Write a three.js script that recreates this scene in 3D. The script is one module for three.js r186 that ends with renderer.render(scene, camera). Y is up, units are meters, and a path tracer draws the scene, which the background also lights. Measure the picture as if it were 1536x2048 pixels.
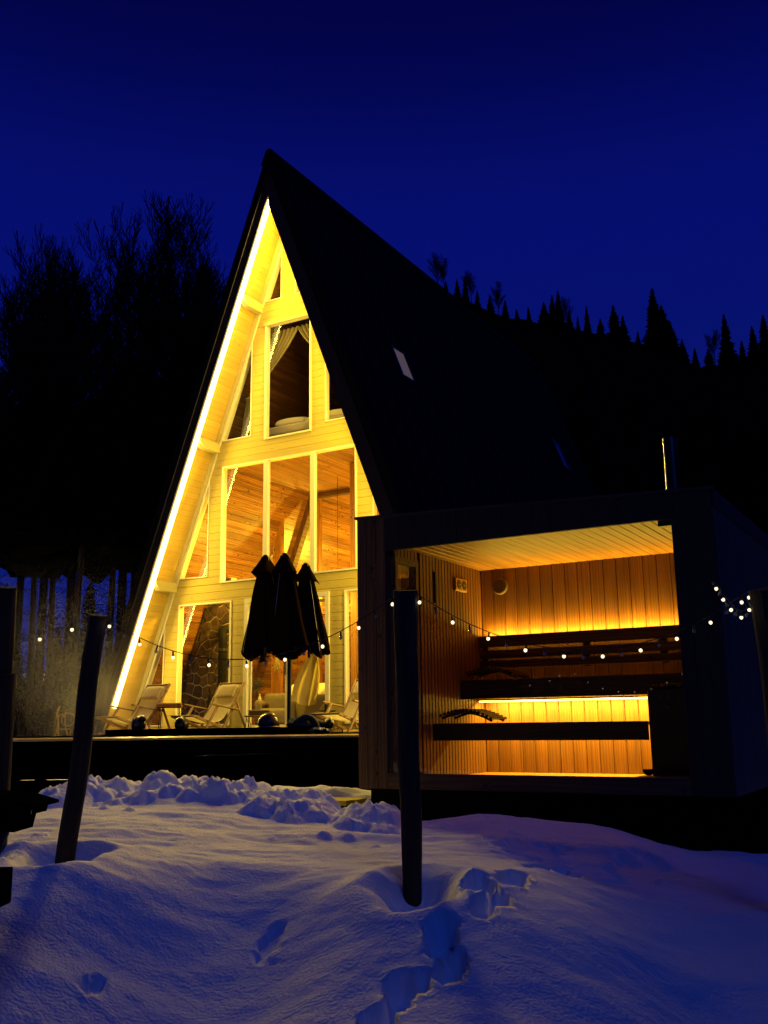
import * as THREE from 'three';
import { mergeGeometries, mergeVertices } from 'three/addons/utils/BufferGeometryUtils.js';
import { ImprovedNoise } from 'three/addons/math/ImprovedNoise.js';
import { RectAreaLightUniformsLib } from 'three/addons/lights/RectAreaLightUniformsLib.js';

/* ------------------------------------------------------------------ camera, sky, moon, exposure */
// Axes: x runs along the cabin's front wall (0 under the ridge), y is up (0 on the deck boards), z comes out of the front wall.
const scene = new THREE.Scene();
const EYE = new THREE.Vector3(10.02, 0.13, 13.812);
const camera = new THREE.PerspectiveCamera(54.82, 0.75, 0.1, 900);
camera.position.copy(EYE);
camera.up.set(0.1166, 0.97786, 0.17376);
camera.lookAt(EYE.x - 0.4921, EYE.y + 0.20885, EYE.z - 0.8451);
scene.add(camera);

function skyTexture() {
  const W = 256, H = 128, d = new Float32Array(W * H * 4);
  const stops = [[-90, 0.0012, 0.0022, 0.03], [0, 0.0035, 0.0105, 0.135], [14, 0.0024, 0.0078, 0.15], [27, 0.0016, 0.0046, 0.152], [40, 0.0006, 0.0012, 0.056], [60, 0.0006, 0.0011, 0.054], [90, 0.0006, 0.0011, 0.054]];
  for (let r = 0; r < H; r++) {
    const e = ((r + 0.5) / H) * 180 - 90;
    let k = 0;
    while (k < stops.length - 2 && e > stops[k + 1][0]) k++;
    const a = stops[k], b = stops[k + 1], t = THREE.MathUtils.clamp((e - a[0]) / (b[0] - a[0]), 0, 1), s = t * t * (3 - 2 * t);
    for (let c = 0; c < W; c++) {
      const i = (r * W + c) * 4;
      for (let j = 0; j < 3; j++) d[i + j] = a[j + 1] + (b[j + 1] - a[j + 1]) * s;
      d[i + 3] = 1;
    }
  }
  const t = new THREE.DataTexture(d, W, H, THREE.RGBAFormat, THREE.FloatType);
  t.mapping = THREE.EquirectangularReflectionMapping;
  t.magFilter = THREE.LinearFilter;
  t.needsUpdate = true;
  return t;
}
scene.background = scene.environment = skyTexture();
const dusk = new THREE.DirectionalLight(new THREE.Color().setRGB(0.02, 0.13, 1), 0.3);
dusk.name = 'dusk_glow';
dusk.position.set(40, 34, 34);
dusk.shadow.radius = 40;
dusk.castShadow = true;
Object.assign(dusk.shadow.camera, { left: -25, right: 25, top: 25, bottom: -25, near: 1, far: 140 });
scene.add(dusk, dusk.target);

const renderer = new THREE.WebGLRenderer({ antialias: true });
renderer.toneMapping = THREE.LinearToneMapping;
renderer.toneMappingExposure = 1;
renderer.shadowMap.enabled = true;
RectAreaLightUniformsLib.init();

// lamp levels, all in one place
const LED = { color: [1, 0.67, 0.1], tube: [1, 0.8, 0.3], glow: 8, inward: 112, outward: 205 };
const SAUNA_LED = { color: [1, 0.66, 0.06], glow: 22, back: 300, seat: 620 };
const ROOM = { color: [1, 0.6, 0.035], cd: 34 };
const BULB = { color: [1, 0.82, 0.5], glow: 1.7, cd: 0.0009 };

/* ------------------------------------------------------------------ helpers */
function mulberry(a) { return () => { a |= 0; a = (a + 0x6d2b79f5) | 0; let t = Math.imul(a ^ (a >>> 15), 1 | a); t = (t + Math.imul(t ^ (t >>> 7), 61 | t)) ^ t; return ((t ^ (t >>> 14)) >>> 0) / 4294967296; }; }
const rnd = mulberry(7);
const rr = (a, b, f = rnd) => a + (b - a) * f();
const V = (x, y, z) => new THREE.Vector3(x, y, z);
const perlin = new ImprovedNoise();
const noise = (x, y, z = 0) => perlin.noise(x + 31.7, y + 11.3, z + 5.1);
const fbm = (x, y, z, o = 4) => { let s = 0, a = 0.5; for (let i = 0; i < o; i++) { s += a * noise(x, y, z); x *= 2.03; y *= 2.03; z *= 2.03; a *= 0.5; } return s; };
const smooth = (a, b, x) => { const t = THREE.MathUtils.clamp((x - a) / (b - a), 0, 1); return t * t * (3 - 2 * t); };
const lin = (r, g, b) => new THREE.Color().setRGB(r, g, b);

const used = {};
function numbered(n) { used[n] = (used[n] ?? -1) + 1; return used[n] ? n + '_' + String(used[n]).padStart(3, '0') : n; }
function mark(o, label, category, group, kind) {
  o.userData.label = label; 
  if (category) o.userData.category = category;
  if (group) o.userData.group = group;
  if (kind) o.userData.kind = kind;
  return o;
}
function thing(name, label, category, pos = [0, 0, 0], turn = 0, group) {
  const o = new THREE.Group();
  o.name = numbered(name); o.position.set(...pos); o.rotation.y = turn;
  scene.add(o);
  return mark(o, label, category, group);
}
function part(parent, name, geo, m, label) {
  const o = new THREE.Mesh(geo, m);
  o.name = name; o.castShadow = o.receiveShadow = true;
  if (label) o.userData.label = label;
  parent.add(o);
  return o;
}
function sub(parent, name) { const g = new THREE.Group(); g.name = name; parent.add(g); return g; }
function single(name, geo, m, label, category, group, kind) {
  const o = part(scene, numbered(name), geo, m);
  return mark(o, label, category, group, kind);
}
const merge = (list) => mergeGeometries(list.map((g) => { const h = g.index ? g.toNonIndexed() : g; for (const k of Object.keys(h.attributes)) if (!['position', 'normal', 'uv'].includes(k)) h.deleteAttribute(k); return h; }));

// frame of the walk from the garden to the house: s to the right, d forward, seen from the garden
const FW = V(-0.5032, 0, -0.86417), RT = V(0.86417, 0, -0.5032);
const gp = (s, d, y = 0) => V(EYE.x + RT.x * s + FW.x * d, y, EYE.z + RT.z * s + FW.z * d);
const toSD = (x, z) => [(x - EYE.x) * RT.x + (z - EYE.z) * RT.z, (x - EYE.x) * FW.x + (z - EYE.z) * FW.z];
const FACING = Math.atan2(-FW.x, -FW.z); // rotation.y that turns +z towards the garden

// board between two corners, grain along one axis, chamfered long edges, uv in metres
const AX = { x: 0, y: 1, z: 2 };
function board(a, b, grain = 'x', ch = 0.003) {
  const g = AX[grain], p = (g + 1) % 3, q = (g + 2) % 3, lo = [0, 1, 2].map((i) => Math.min(a[i], b[i])), hi = [0, 1, 2].map((i) => Math.max(a[i], b[i]));
  const c = Math.min(ch, (hi[p] - lo[p]) * 0.3, (hi[q] - lo[q]) * 0.3), ou = rr(0, 7), ov = rr(0, 7);
  const ring = [[lo[p] + c, lo[q]], [hi[p] - c, lo[q]], [hi[p], lo[q] + c], [hi[p], hi[q] - c], [hi[p] - c, hi[q]], [lo[p] + c, hi[q]], [lo[p], hi[q] - c], [lo[p], lo[q] + c]];
  const pos = [], uv = [], nor = [];
  const put = (t, r, u, v, n) => { const o = []; o[g] = t; o[p] = r[0]; o[q] = r[1]; pos.push(...o); uv.push(u, v); nor.push(...n); };
  let run = 0;
  for (let i = 0; i < 8; i++) {
    const r = ring[i], s = ring[(i + 1) % 8], w = Math.hypot(s[0] - r[0], s[1] - r[1]);
    if (w < 1e-6) continue;
    const n = [0, 0, 0]; n[p] = (s[1] - r[1]) / w; n[q] = -(s[0] - r[0]) / w;
    const L = [[lo[g], r, run], [hi[g], r, run], [hi[g], s, run + w], [lo[g], r, run], [hi[g], s, run + w], [lo[g], s, run + w]];
    for (const [t, e, v] of [L[0], L[2], L[1], L[3], L[5], L[4]]) put(t, e, t + ou, v + ov, n);
    run += w;
  }
  for (const [t, sgn] of [[lo[g], -1], [hi[g], 1]]) {
    const n = [0, 0, 0]; n[g] = sgn;
    for (let i = 1; i < 7; i++) { const tri = sgn > 0 ? [0, i, i + 1] : [0, i + 1, i]; for (const k of tri) put(t, ring[k], ring[k][0] * 0.3 + ou, ring[k][1] + ov, n); }
  }
  const geo = new THREE.BufferGeometry();
  geo.setAttribute('position', new THREE.Float32BufferAttribute(pos, 3));
  geo.setAttribute('normal', new THREE.Float32BufferAttribute(nor, 3));
  geo.setAttribute('uv', new THREE.Float32BufferAttribute(uv, 2));
  return geo;
}
// convex outline in the xy plane made into a slab from z0 to z1
function slab(poly, z0, z1, grain = 'x') {
  const pos = [], nor = [], uv = [], ou = rr(0, 7), ov = rr(0, 7);
  let area = 0;
  for (let i = 0; i < poly.length; i++) { const a = poly[i], b = poly[(i + 1) % poly.length]; area += a[0] * b[1] - a[1] * b[0]; }
  const P = area < 0 ? [...poly].reverse() : poly;
  const t = (p) => (grain === 'x' ? [p[0] + ou, p[1] + ov] : [p[1] + ou, p[0] + ov]);
  const put = (p, z, n) => { pos.push(p[0], p[1], z); nor.push(...n); uv.push(...t(p)); };
  for (let i = 1; i < P.length - 1; i++) { for (const k of [0, i, i + 1]) put(P[k], z1, [0, 0, 1]); for (const k of [0, i + 1, i]) put(P[k], z0, [0, 0, -1]); }
  for (let i = 0; i < P.length; i++) {
    const a = P[i], b = P[(i + 1) % P.length], w = Math.hypot(b[0] - a[0], b[1] - a[1]) || 1, n = [(b[1] - a[1]) / w, -(b[0] - a[0]) / w, 0];
    put(a, z1, n); put(a, z0, n); put(b, z0, n); put(a, z1, n); put(b, z0, n); put(b, z1, n);
  }
  const geo = new THREE.BufferGeometry();
  geo.setAttribute('position', new THREE.Float32BufferAttribute(pos, 3));
  geo.setAttribute('normal', new THREE.Float32BufferAttribute(nor, 3));
  geo.setAttribute('uv', new THREE.Float32BufferAttribute(uv, 2));
  return geo;
}
// keep the side of the outline where a x + b y <= c
function cut(poly, a, b, c) {
  const out = [];
  for (let i = 0; i < poly.length; i++) {
    const p = poly[i], q = poly[(i + 1) % poly.length], dp = a * p[0] + b * p[1] - c, dq = a * q[0] + b * q[1] - c;
    if (dp <= 0) out.push(p);
    if ((dp < 0 && dq > 0) || (dp > 0 && dq < 0)) { const t = dp / (dp - dq); out.push([p[0] + (q[0] - p[0]) * t, p[1] + (q[1] - p[1]) * t]); }
  }
  return out;
}
const areaOf = (p) => Math.abs(p.reduce((s, a, i) => { const b = p[(i + 1) % p.length]; return s + a[0] * b[1] - a[1] * b[0]; }, 0)) / 2;
function ccw(p) { let s = 0; for (let i = 0; i < p.length; i++) { const a = p[i], b = p[(i + 1) % p.length]; s += a[0] * b[1] - a[1] * b[0]; } return s < 0 ? [...p].reverse() : p; }
function inset(poly, w) {
  const P = ccw(poly);
  let out = P;
  for (let i = 0; i < P.length; i++) { const a = P[i], b = P[(i + 1) % P.length], l = Math.hypot(b[0] - a[0], b[1] - a[1]), nx = (b[1] - a[1]) / l, ny = -(b[0] - a[0]) / l; out = cut(out, nx, ny, nx * a[0] + ny * a[1] - w); }
  return out;
}
function ring(poly, w, z0, z1) {  // a frame round a convex outline
  const P = ccw(poly), Q = inset(P, w), list = [];
  if (Q.length !== P.length) return slab(P, z0, z1);
  const near = P.map((p) => Q.reduce((m, q) => (Math.hypot(q[0] - p[0], q[1] - p[1]) < Math.hypot(m[0] - p[0], m[1] - p[1]) ? q : m), Q[0]));
  // corners of Q in the order of P
  let best = 0, bd = 1e9;
  for (let k = 0; k < Q.length; k++) { let s = 0; for (let i = 0; i < P.length; i++) { const q = Q[(i + k) % Q.length]; s += Math.hypot(q[0] - P[i][0], q[1] - P[i][1]); } if (s < bd) { bd = s; best = k; } }
  for (let i = 0; i < P.length; i++) { const j = (i + 1) % P.length; list.push(slab([P[i], P[j], Q[(j + best) % Q.length], Q[(i + best) % Q.length]], z0, z1)); }
  return merge(list);
}
function tube(points, r, seg = 12, sides = 6, closed = false) { return new THREE.TubeGeometry(new THREE.CatmullRomCurve3(points, closed), seg, r, sides, closed); }
function rod(a, b, r0, r1 = r0, sides = 8) {
  const d = b.clone().sub(a), g = new THREE.CylinderGeometry(r1, r0, d.length(), sides);
  g.translate(0, d.length() / 2, 0);
  g.applyQuaternion(new THREE.Quaternion().setFromUnitVectors(V(0, 1, 0), d.normalize()));
  return g.translate(a.x, a.y, a.z);
}
// square bar from a to b; w is measured across, along `side`
function bar(a, b, w, t, side = V(0, 0, 1)) {
  const d = b.clone().sub(a), L = d.length(), x = d.clone().normalize(), z = side.clone().addScaledVector(x, -side.dot(x)).normalize(), y = z.clone().cross(x);
  const g = board([0, -t / 2, -w / 2], [L, t / 2, w / 2], 'x', 0.004);
  return g.applyMatrix4(new THREE.Matrix4().makeBasis(x, y, z).setPosition(a));
}

/* ------------------------------------------------------------------ textures and materials */
function tex(W, H, fn, w, h, srgb = true) {
  const d = new Uint8Array(W * H * 4);
  for (let y = 0; y < H; y++) for (let x = 0; x < W; x++) { const c = fn(x / W, y / H), i = (y * W + x) * 4; d[i] = THREE.MathUtils.clamp(c[0], 0, 1) * 255; d[i + 1] = THREE.MathUtils.clamp(c[1], 0, 1) * 255; d[i + 2] = THREE.MathUtils.clamp(c[2], 0, 1) * 255; d[i + 3] = 255; }
  const t = new THREE.DataTexture(d, W, H);
  t.wrapS = t.wrapT = THREE.RepeatWrapping; t.magFilter = THREE.LinearFilter; t.minFilter = THREE.LinearMipmapLinearFilter; t.generateMipmaps = true;
  if (srgb) t.colorSpace = THREE.SRGBColorSpace;
  t.repeat.set(1 / w, 1 / h); t.needsUpdate = true;
  return t;
}
const tile = (f) => (u, v) => { // blends the edges so that it repeats
  const b = 0.12, wu = smooth(1 - b, 1, u), wv = smooth(1 - b, 1, v), A = f(u, v);
  if (!wu && !wv) return A;
  const B = f(u - 1, v), C = f(u, v - 1), D = f(u - 1, v - 1);
  return A.map((_, i) => (A[i] * (1 - wu) + B[i] * wu) * (1 - wv) + (C[i] * (1 - wu) + D[i] * wu) * wv);
};
function woodGrain(seed, knots, contrast, dark) {
  const f = mulberry(seed), K = Array.from({ length: knots }, () => [f(), f(), rr(0.008, 0.02, f)]);
  return tile((u, v) => {
    let vv = v, k = 0;
    for (const [ku, kv, kr] of K) {
      const du = (u - ku) * 2.2, dv = (v - kv) * 0.55, r = Math.hypot(du * 0.6, dv);
      vv += (dv > 0 ? 1 : -1) * 0.05 * Math.exp(-Math.pow(r / (kr * 2.2), 2));
      k = Math.max(k, 1 - smooth(kr * 0.5, kr * 1.1, r));
    }
    const rings = Math.sin((vv * 46 + 5 * fbm(u * 1.2, vv * 5, seed, 3)) * 2.2) * 0.5 + 0.5;
    const fine = noise(u * 18, vv * 240, seed) * 0.5 + noise(u * 60, vv * 420, seed + 3) * 0.3, broad = fbm(u * 2, vv * 6, seed + 9, 3);
    let t = 0.82 - contrast * (0.3 * rings + 0.22 * fine - 0.4 * broad);
    t *= 1 - dark * k;
    const w = 1 - t;
    return [t, t - w * 0.12, t - w * 0.22];
  });
}
const T_PINE = tex(1024, 256, woodGrain(3, 16, 0.7, 0.72), 2.2, 0.55);
const T_PAINT = tex(512, 256, woodGrain(5, 4, 0.1, 0.12), 2.2, 0.55);
const T_DARK = tex(512, 256, woodGrain(8, 5, 0.9, 0.5), 2.2, 0.55);
const T_FINE = tex(512, 256, woodGrain(12, 0, 0.45, 0), 1.8, 0.4);
const T_WEAVE = tex(128, 128, (u, v) => { const a = 0.82 + 0.12 * Math.sin(u * Math.PI * 64) * Math.sin(v * Math.PI * 64) + 0.06 * noise(u * 9, v * 9); return [a, a, a]; }, 0.25, 0.25);
const T_BARK = tex(512, 512, tile((u, v) => { const a = 0.55 + 0.75 * fbm(u * 14, v * 3, 2, 4) - 0.4 * Math.pow(Math.abs(noise(u * 22, v * 2.2, 5)), 0.6) * 0.5; return [a, a * 0.95, a * 0.9]; }), 0.6, 1.2);
const T_GRAIN = tex(512, 512, tile((u, v) => { const a = 0.5 + 0.55 * fbm(u * 60, v * 60, 4, 3) + 0.3 * fbm(u * 7, v * 7, 8, 3); return [a, a, a]; }), 0.9, 0.9, false);
const T_STONE = tex(256, 256, tile((u, v) => { const a = 0.7 + 0.6 * fbm(u * 6, v * 6, 1, 4); return [a, a * 0.97, a * 0.92]; }), 0.7, 0.7);

const dull = (c, o = {}) => new THREE.MeshPhysicalMaterial({ color: lin(...c), roughness: 1, specularIntensity: 0, ...o });
const std = (c, o = {}) => new THREE.MeshStandardMaterial({ color: lin(...c), roughness: 0.7, ...o });
const wood = (c, map, o = {}) => std(c, { map, bumpMap: map, bumpScale: 0.0012, roughness: 0.62, ...o });
const variants = (c, map, n, spread, o) => Array.from({ length: n }, (_, i) => { const k = 1 + spread * ((i / (n - 1)) * 2 - 1); return wood([c[0] * k, c[1] * k, c[2] * k * (1 - 0.12 * (i % 2))], map, o); });
const pick = (list) => list[Math.floor(rnd() * list.length)];
const M = {
  siding: variants([0.78, 0.66, 0.12], T_PAINT, 4, 0.025, { roughness: 0.75 }),
  trim: std([0.76, 0.7, 0.22], { roughness: 0.55, map: T_PAINT }),
  frame: std([0.74, 0.7, 0.4], { roughness: 0.4 }),
  soffit: variants([0.8, 0.58, 0.09], T_PAINT, 3, 0.05, { roughness: 0.72 }),
  roof: dull([0.006, 0.006, 0.006], { specularIntensity: 0.12, roughness: 0.8, bumpMap: T_GRAIN, bumpScale: 0.004 }),
  fascia: wood([0.035, 0.025, 0.018], T_DARK),
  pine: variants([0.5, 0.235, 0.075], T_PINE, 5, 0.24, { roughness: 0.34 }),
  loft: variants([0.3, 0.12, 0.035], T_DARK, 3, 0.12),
  beam: wood([0.16, 0.06, 0.025], T_DARK),
  pane: new THREE.MeshPhysicalMaterial({ color: lin(0.94, 0.95, 0.93), roughness: 0.05, transmission: 1, thickness: 0, ior: 1.5, specularIntensity: 0.5, side: THREE.DoubleSide }),
  glass: new THREE.MeshPhysicalMaterial({ color: lin(0.93, 0.95, 0.93), roughness: 0, transmission: 1, thickness: 0, ior: 1.55, side: THREE.DoubleSide }),
  deck: variants([0.5, 0.41, 0.28], T_PINE, 3, 0.12, { roughness: 0.35 }),
  deckDark: wood([0.03, 0.02, 0.014], T_DARK),
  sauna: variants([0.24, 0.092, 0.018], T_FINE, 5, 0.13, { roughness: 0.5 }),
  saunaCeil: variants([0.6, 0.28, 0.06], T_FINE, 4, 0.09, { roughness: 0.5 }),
  bench: variants([0.09, 0.04, 0.02], T_DARK, 3, 0.15, { roughness: 0.5 }),
  saunaFrame: variants([0.17, 0.085, 0.035], T_PINE, 3, 0.1),
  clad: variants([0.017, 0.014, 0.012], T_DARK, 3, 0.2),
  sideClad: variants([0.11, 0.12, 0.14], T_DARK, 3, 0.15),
  black: std([0.012, 0.012, 0.012], { roughness: 0.45 }),
  matte: std([0.02, 0.02, 0.021], { roughness: 0.9 }),
  iron: std([0.03, 0.03, 0.03], { roughness: 0.4, metalness: 0.7 }),
  steel: std([0.4, 0.4, 0.42], { roughness: 0.2, metalness: 1 }),
  post: std([0.075, 0.05, 0.033], { map: T_BARK, bumpMap: T_BARK, bumpScale: 0.012, roughness: 0.9 }),
  canopy: dull([0.016, 0.008, 0.003], { map: T_WEAVE, side: THREE.DoubleSide }),
  piping: std([0.25, 0.25, 0.26], { roughness: 0.6 }),
  canvas: new THREE.MeshPhysicalMaterial({ color: lin(0.95, 0.8, 0.42), map: T_WEAVE, roughness: 0.95, transmission: 0.6, thickness: 0, side: THREE.DoubleSide }),
  chairWood: wood([0.5, 0.32, 0.13], T_PINE),
  cord: std([0.012, 0.011, 0.011], { roughness: 0.7 }),
  deadBulb: new THREE.MeshPhysicalMaterial({ color: lin(0.5, 0.5, 0.5), roughness: 0.1, transmission: 0.7, thickness: 0, ior: 1.45 }),
  snow: std([0.86, 0.87, 0.9], { roughness: 0.85, bumpMap: T_GRAIN, bumpScale: 0.007 }),
  tree: dull([0.014, 0.012, 0.011]),
  needle: dull([0.006, 0.009, 0.006], { side: THREE.DoubleSide }),
  trunk: std([0.05, 0.042, 0.034], { map: T_BARK, bumpMap: T_BARK, bumpScale: 0.02, roughness: 0.95 }),
  hill: dull([0.004, 0.0045, 0.004]),
  stone: variants([0.13, 0.075, 0.04], T_STONE, 5, 0.35, { roughness: 0.85 }),
  mortar: std([0.5, 0.4, 0.26], { roughness: 0.95 }),
  cloth: std([0.3, 0.25, 0.13], { roughness: 0.95, side: THREE.DoubleSide }),
  linen: std([0.42, 0.38, 0.28], { roughness: 0.95, side: THREE.DoubleSide }),
  sofa: std([0.2, 0.17, 0.14], { roughness: 0.95, map: T_WEAVE }),
  cushion: std([0.6, 0.5, 0.36], { roughness: 0.95 }),
  hair: std([0.012, 0.009, 0.008], { roughness: 0.35 }),
  skin: std([0.5, 0.3, 0.2], { roughness: 0.5 }),
  tub: std([0.4, 0.37, 0.33], { roughness: 0.3 }),
  water: new THREE.MeshPhysicalMaterial({ color: lin(0.02, 0.05, 0.06), roughness: 0.03 }),
};
const glowing = (c, k) => new THREE.MeshStandardMaterial({ color: lin(...c), emissive: lin(...c), emissiveIntensity: k, roughness: 0.5 });
const M_LED = glowing(LED.tube, LED.glow), M_SLED = glowing(SAUNA_LED.color, SAUNA_LED.glow), M_BULB = glowing(BULB.color, BULB.glow), M_ROOM = glowing(ROOM.color, 8);
function strip(pos, dir, towards, length, width, color, k) { // a lamp of that length along dir, shining towards
  const l = new THREE.RectAreaLight(lin(...color), k, length, width), z = towards.clone().addScaledVector(dir, -towards.dot(dir)).normalize().negate(), x = dir.clone().normalize(), y = z.clone().cross(x);
  l.quaternion.setFromRotationMatrix(new THREE.Matrix4().makeBasis(x, y, z));
  l.position.copy(pos); l.name = 'strip_lamp';
  scene.add(l);
}

/* ------------------------------------------------------------------ ground */
const CREST = [[-6, 8.9, -0.5], [-3.5, 8.9, -0.47], [-2.6, 9.0, -0.42], [-1.75, 9.1, -0.39], [-1.2, 9.0, -0.43], [-0.6, 8.7, -0.52], [-0.2, 8.4, -0.63], [0.25, 8.2, -0.63], [0.7, 8.0, -0.585], [1.5, 7.6, -0.63], [2.2, 7.15, -0.78], [2.9, 6.75, -0.76], [6, 6.5, -0.76]];
function crest(s) {
  let k = 0;
  while (k < CREST.length - 2 && s > CREST[k + 1][0]) k++;
  const a = CREST[k], b = CREST[k + 1], t = smooth(a[0], b[0], s) * 0.5 + 0.5 * THREE.MathUtils.clamp((s - a[0]) / (b[0] - a[0]), 0, 1);
  return [a[1] + (b[1] - a[1]) * t, a[2] + (b[2] - a[2]) * t];
}
const fl = mulberry(21);
const LUMPS = [];
for (let i = 0; i < 420; i++) { // shovelled lumps along the bank
  const s = rr(-2.75, 0.1, fl), c = crest(s), d = c[0] + rr(-1.25, 0.2, fl) + 0.25 * s * (s > -1 ? 1 : 0), big = fl() < 0.25;
  LUMPS.push([s, d, big ? rr(0.09, 0.15, fl) : rr(0.03, 0.075, fl), rr(0.5, 0.9, fl), fl() * 6]);
}
for (let i = 0; i < 30; i++) LUMPS.push([rr(-3, 1.2, fl), rr(6.2, 7.8, fl), rr(0.02, 0.05, fl), 0.5, fl() * 6]);
const STEPS = [[0.96, 5.8, 0.11, 0.08], [0.82, 5.7, 0.08, 0.06], [0.62, 5.2, 0.08, 0.09], [0.43, 5.0, 0.075, 0.09], [0.51, 4.86, 0.052, 0.08], [0.42, 4.73, 0.045, 0.06], [0.22, 4.55, 0.066, 0.12], [0.255, 4.36, 0.058, 0.13], [0.13, 4.3, 0.035, 0.05], [0.04, 4.25, 0.064, 0.11], [-0.05, 4.12, 0.068, 0.11], [-0.1, 4.04, 0.05, 0.08], [-1.25, 4.47, 0.04, 0.03], [-0.56, 4.92, 0.06, 0.025], [0.9, 6.5, 0.2, 0.03], [1.5, 6.2, 0.2, 0.03]];
function ground(s, d) {
  const [dc, hc] = crest(s);
  let h;
  if (d < dc) { // nearly level up to a shoulder, then a bank down towards the viewer
    const ds = 4.8 + 0.12 * smooth(-0.6, -1.7, s) + 0.72 * Math.exp(-Math.pow((s + 0.78) / 0.55, 2)) + 0.35 * smooth(0.5, 1.6, s) + 0.12 * noise(s * 1.6, 3, 1), hp = -0.57 - 0.05 * smooth(-1.4, -0.4, s) - 0.22 * smooth(0.3, 1.6, s);
    const u = d - ds, v = u < -0.22 ? u : u > 0.22 ? 0 : -((u - 0.22) ** 2) / 0.88;
    h = hp + (hc - hp) * THREE.MathUtils.clamp(u / (dc - ds), 0, 1) + 0.44 * v;
  }
  else h = hc - 0.42 * smooth(0, 1.1, d - dc) - 0.15 * smooth(0.8, 3, d - dc);
  const near = smooth(40, 14, d);
  h += near * (0.075 * fbm(s * 0.45, d * 0.9, 1, 3) + 0.045 * fbm(s * 1.3 + 3, d * 2.4, 7, 3));
  const ripple = smooth(4.4, 6.8, d) * smooth(dc + 0.3, dc - 0.4, d);
  h += ripple * (0.05 * Math.pow(Math.max(0, noise(s * 1.1, d * 3.2, 3) + 0.25), 1.5) + 0.012 * noise(s * 6, d * 11, 4));
  h += near * (0.0035 * noise(s * 22, d * 30, 6) + (d < 7 ? 0.0022 * noise(s * 13, d * 21, 16) : 0));
  let lump = 0;
  for (const [a, b, r, e, w] of LUMPS) {
    const x = s - a, y = d - b;
    if (Math.abs(x) > r * 1.3 || Math.abs(y) > r * 1.3) continue;
    const q = Math.hypot(x, y) / (r * (1 + 0.22 * Math.sin(3 * Math.atan2(y, x) + w) + 0.12 * Math.sin(5 * Math.atan2(y, x) + 2 * w)));
    if (q < 1) { const k = r * e * 0.95 * Math.pow(1 - q * q, 0.55) * smooth(dc + 0.35, dc + 0.05, d); lump = Math.max(lump, k) + 0.25 * Math.min(lump, k); }
  }
  if (lump > 0.004) lump *= 0.85 + 0.5 * Math.abs(noise(s * 17, d * 24, 5)) + 0.3 * Math.abs(noise(s * 41, d * 55, 2));
  h += lump;
  for (const [a, b, r, e] of STEPS) {
    const x = s - a, y = (d - b) * 0.55, q = Math.hypot(x - 0.35 * y, y) / r + 0.45 * noise(s * 11, d * 9, 2) + 0.25 * noise(s * 27, d * 23, 3);
    h -= e * smooth(1.04, 0.78, q); h += 0.006 * smooth(1.6, 1.15, q) * smooth(0.95, 1.1, q) * (1 + 2 * noise(s * 14, d * 14, 8));
  }
  for (const [a, b, r, e] of [[0.14, 5.06, 0.25, 0.17], [-1.74, 5.48, 0.25, 0.16], [-2.15, 5.4, 0.2, 0.06]]) { // melted hollows round the posts
    const q = Math.hypot(s - a, (d - b) * 0.75) / r + 0.18 * noise(s * 5, d * 5, 9);
    h -= e * smooth(1.05, 0.35, q); h += 0.02 * smooth(1.7, 1.15, q) * smooth(0.95, 1.12, q);
  }
  h += 0.62 * Math.exp(-Math.pow((s + 6.15) / 0.95, 2) - Math.pow((d - 17.4) / 1.1, 2)) * (1 + 0.5 * fbm(s * 3, d * 3, 2, 3)); // snow heap beyond the deck
  if (d > 30) h += 0.06 * (d - 30) * smooth(30, 90, d);
  return h;
}
{
  const S = [], D = [];
  for (let s = -220; s < -8; s += Math.max(0.3, (-s - 8) * 0.12)) S.push(s);
  for (let s = -8; s < -4.2; s += 0.09) S.push(s);
  for (let s = -4.2; s < 3.8; s += 0.021) S.push(s);
  for (let s = 3.8; s < 8; s += 0.12) S.push(s);
  for (let s = 8; s < 240; s += Math.max(0.3, (s - 8) * 0.12)) S.push(s);
  for (let d = -60; d < 0; d += 4) D.push(d);
  for (let d = 0; d < 3.2; d += 0.2) D.push(d);
  for (let d = 3.2; d < 6.4; d += 0.017) D.push(d);
  for (let d = 6.4; d < 9.9; d += 0.024) D.push(d);
  for (let d = 9.9; d < 20; d += 0.12) D.push(d);
  for (let d = 20; d < 420; d += Math.max(0.3, (d - 20) * 0.12)) D.push(d);
  const pos = [], uv = [], idx = [];
  for (const d of D) for (const s of S) { const p = gp(s, d, ground(s, d)); pos.push(p.x, p.y, p.z); uv.push(s, d); }
  const n = S.length;
  for (let j = 0; j < D.length - 1; j++) for (let i = 0; i < n - 1; i++) { const a = j * n + i; idx.push(a, a + 1, a + n, a + 1, a + n + 1, a + n); }
  const g = new THREE.BufferGeometry();
  g.setAttribute('position', new THREE.Float32BufferAttribute(pos, 3));
  g.setAttribute('uv', new THREE.Float32BufferAttribute(uv, 2));
  g.setIndex(idx); g.computeVertexNormals();
  single('snow_ground', g, M.snow, 'blue dusk snow with footprints and a shovelled bank before the houses', null, null, 'structure');
}
const groundAt = (p) => { const [s, d] = toSD(p.x, p.z); return ground(s, d); };

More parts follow.
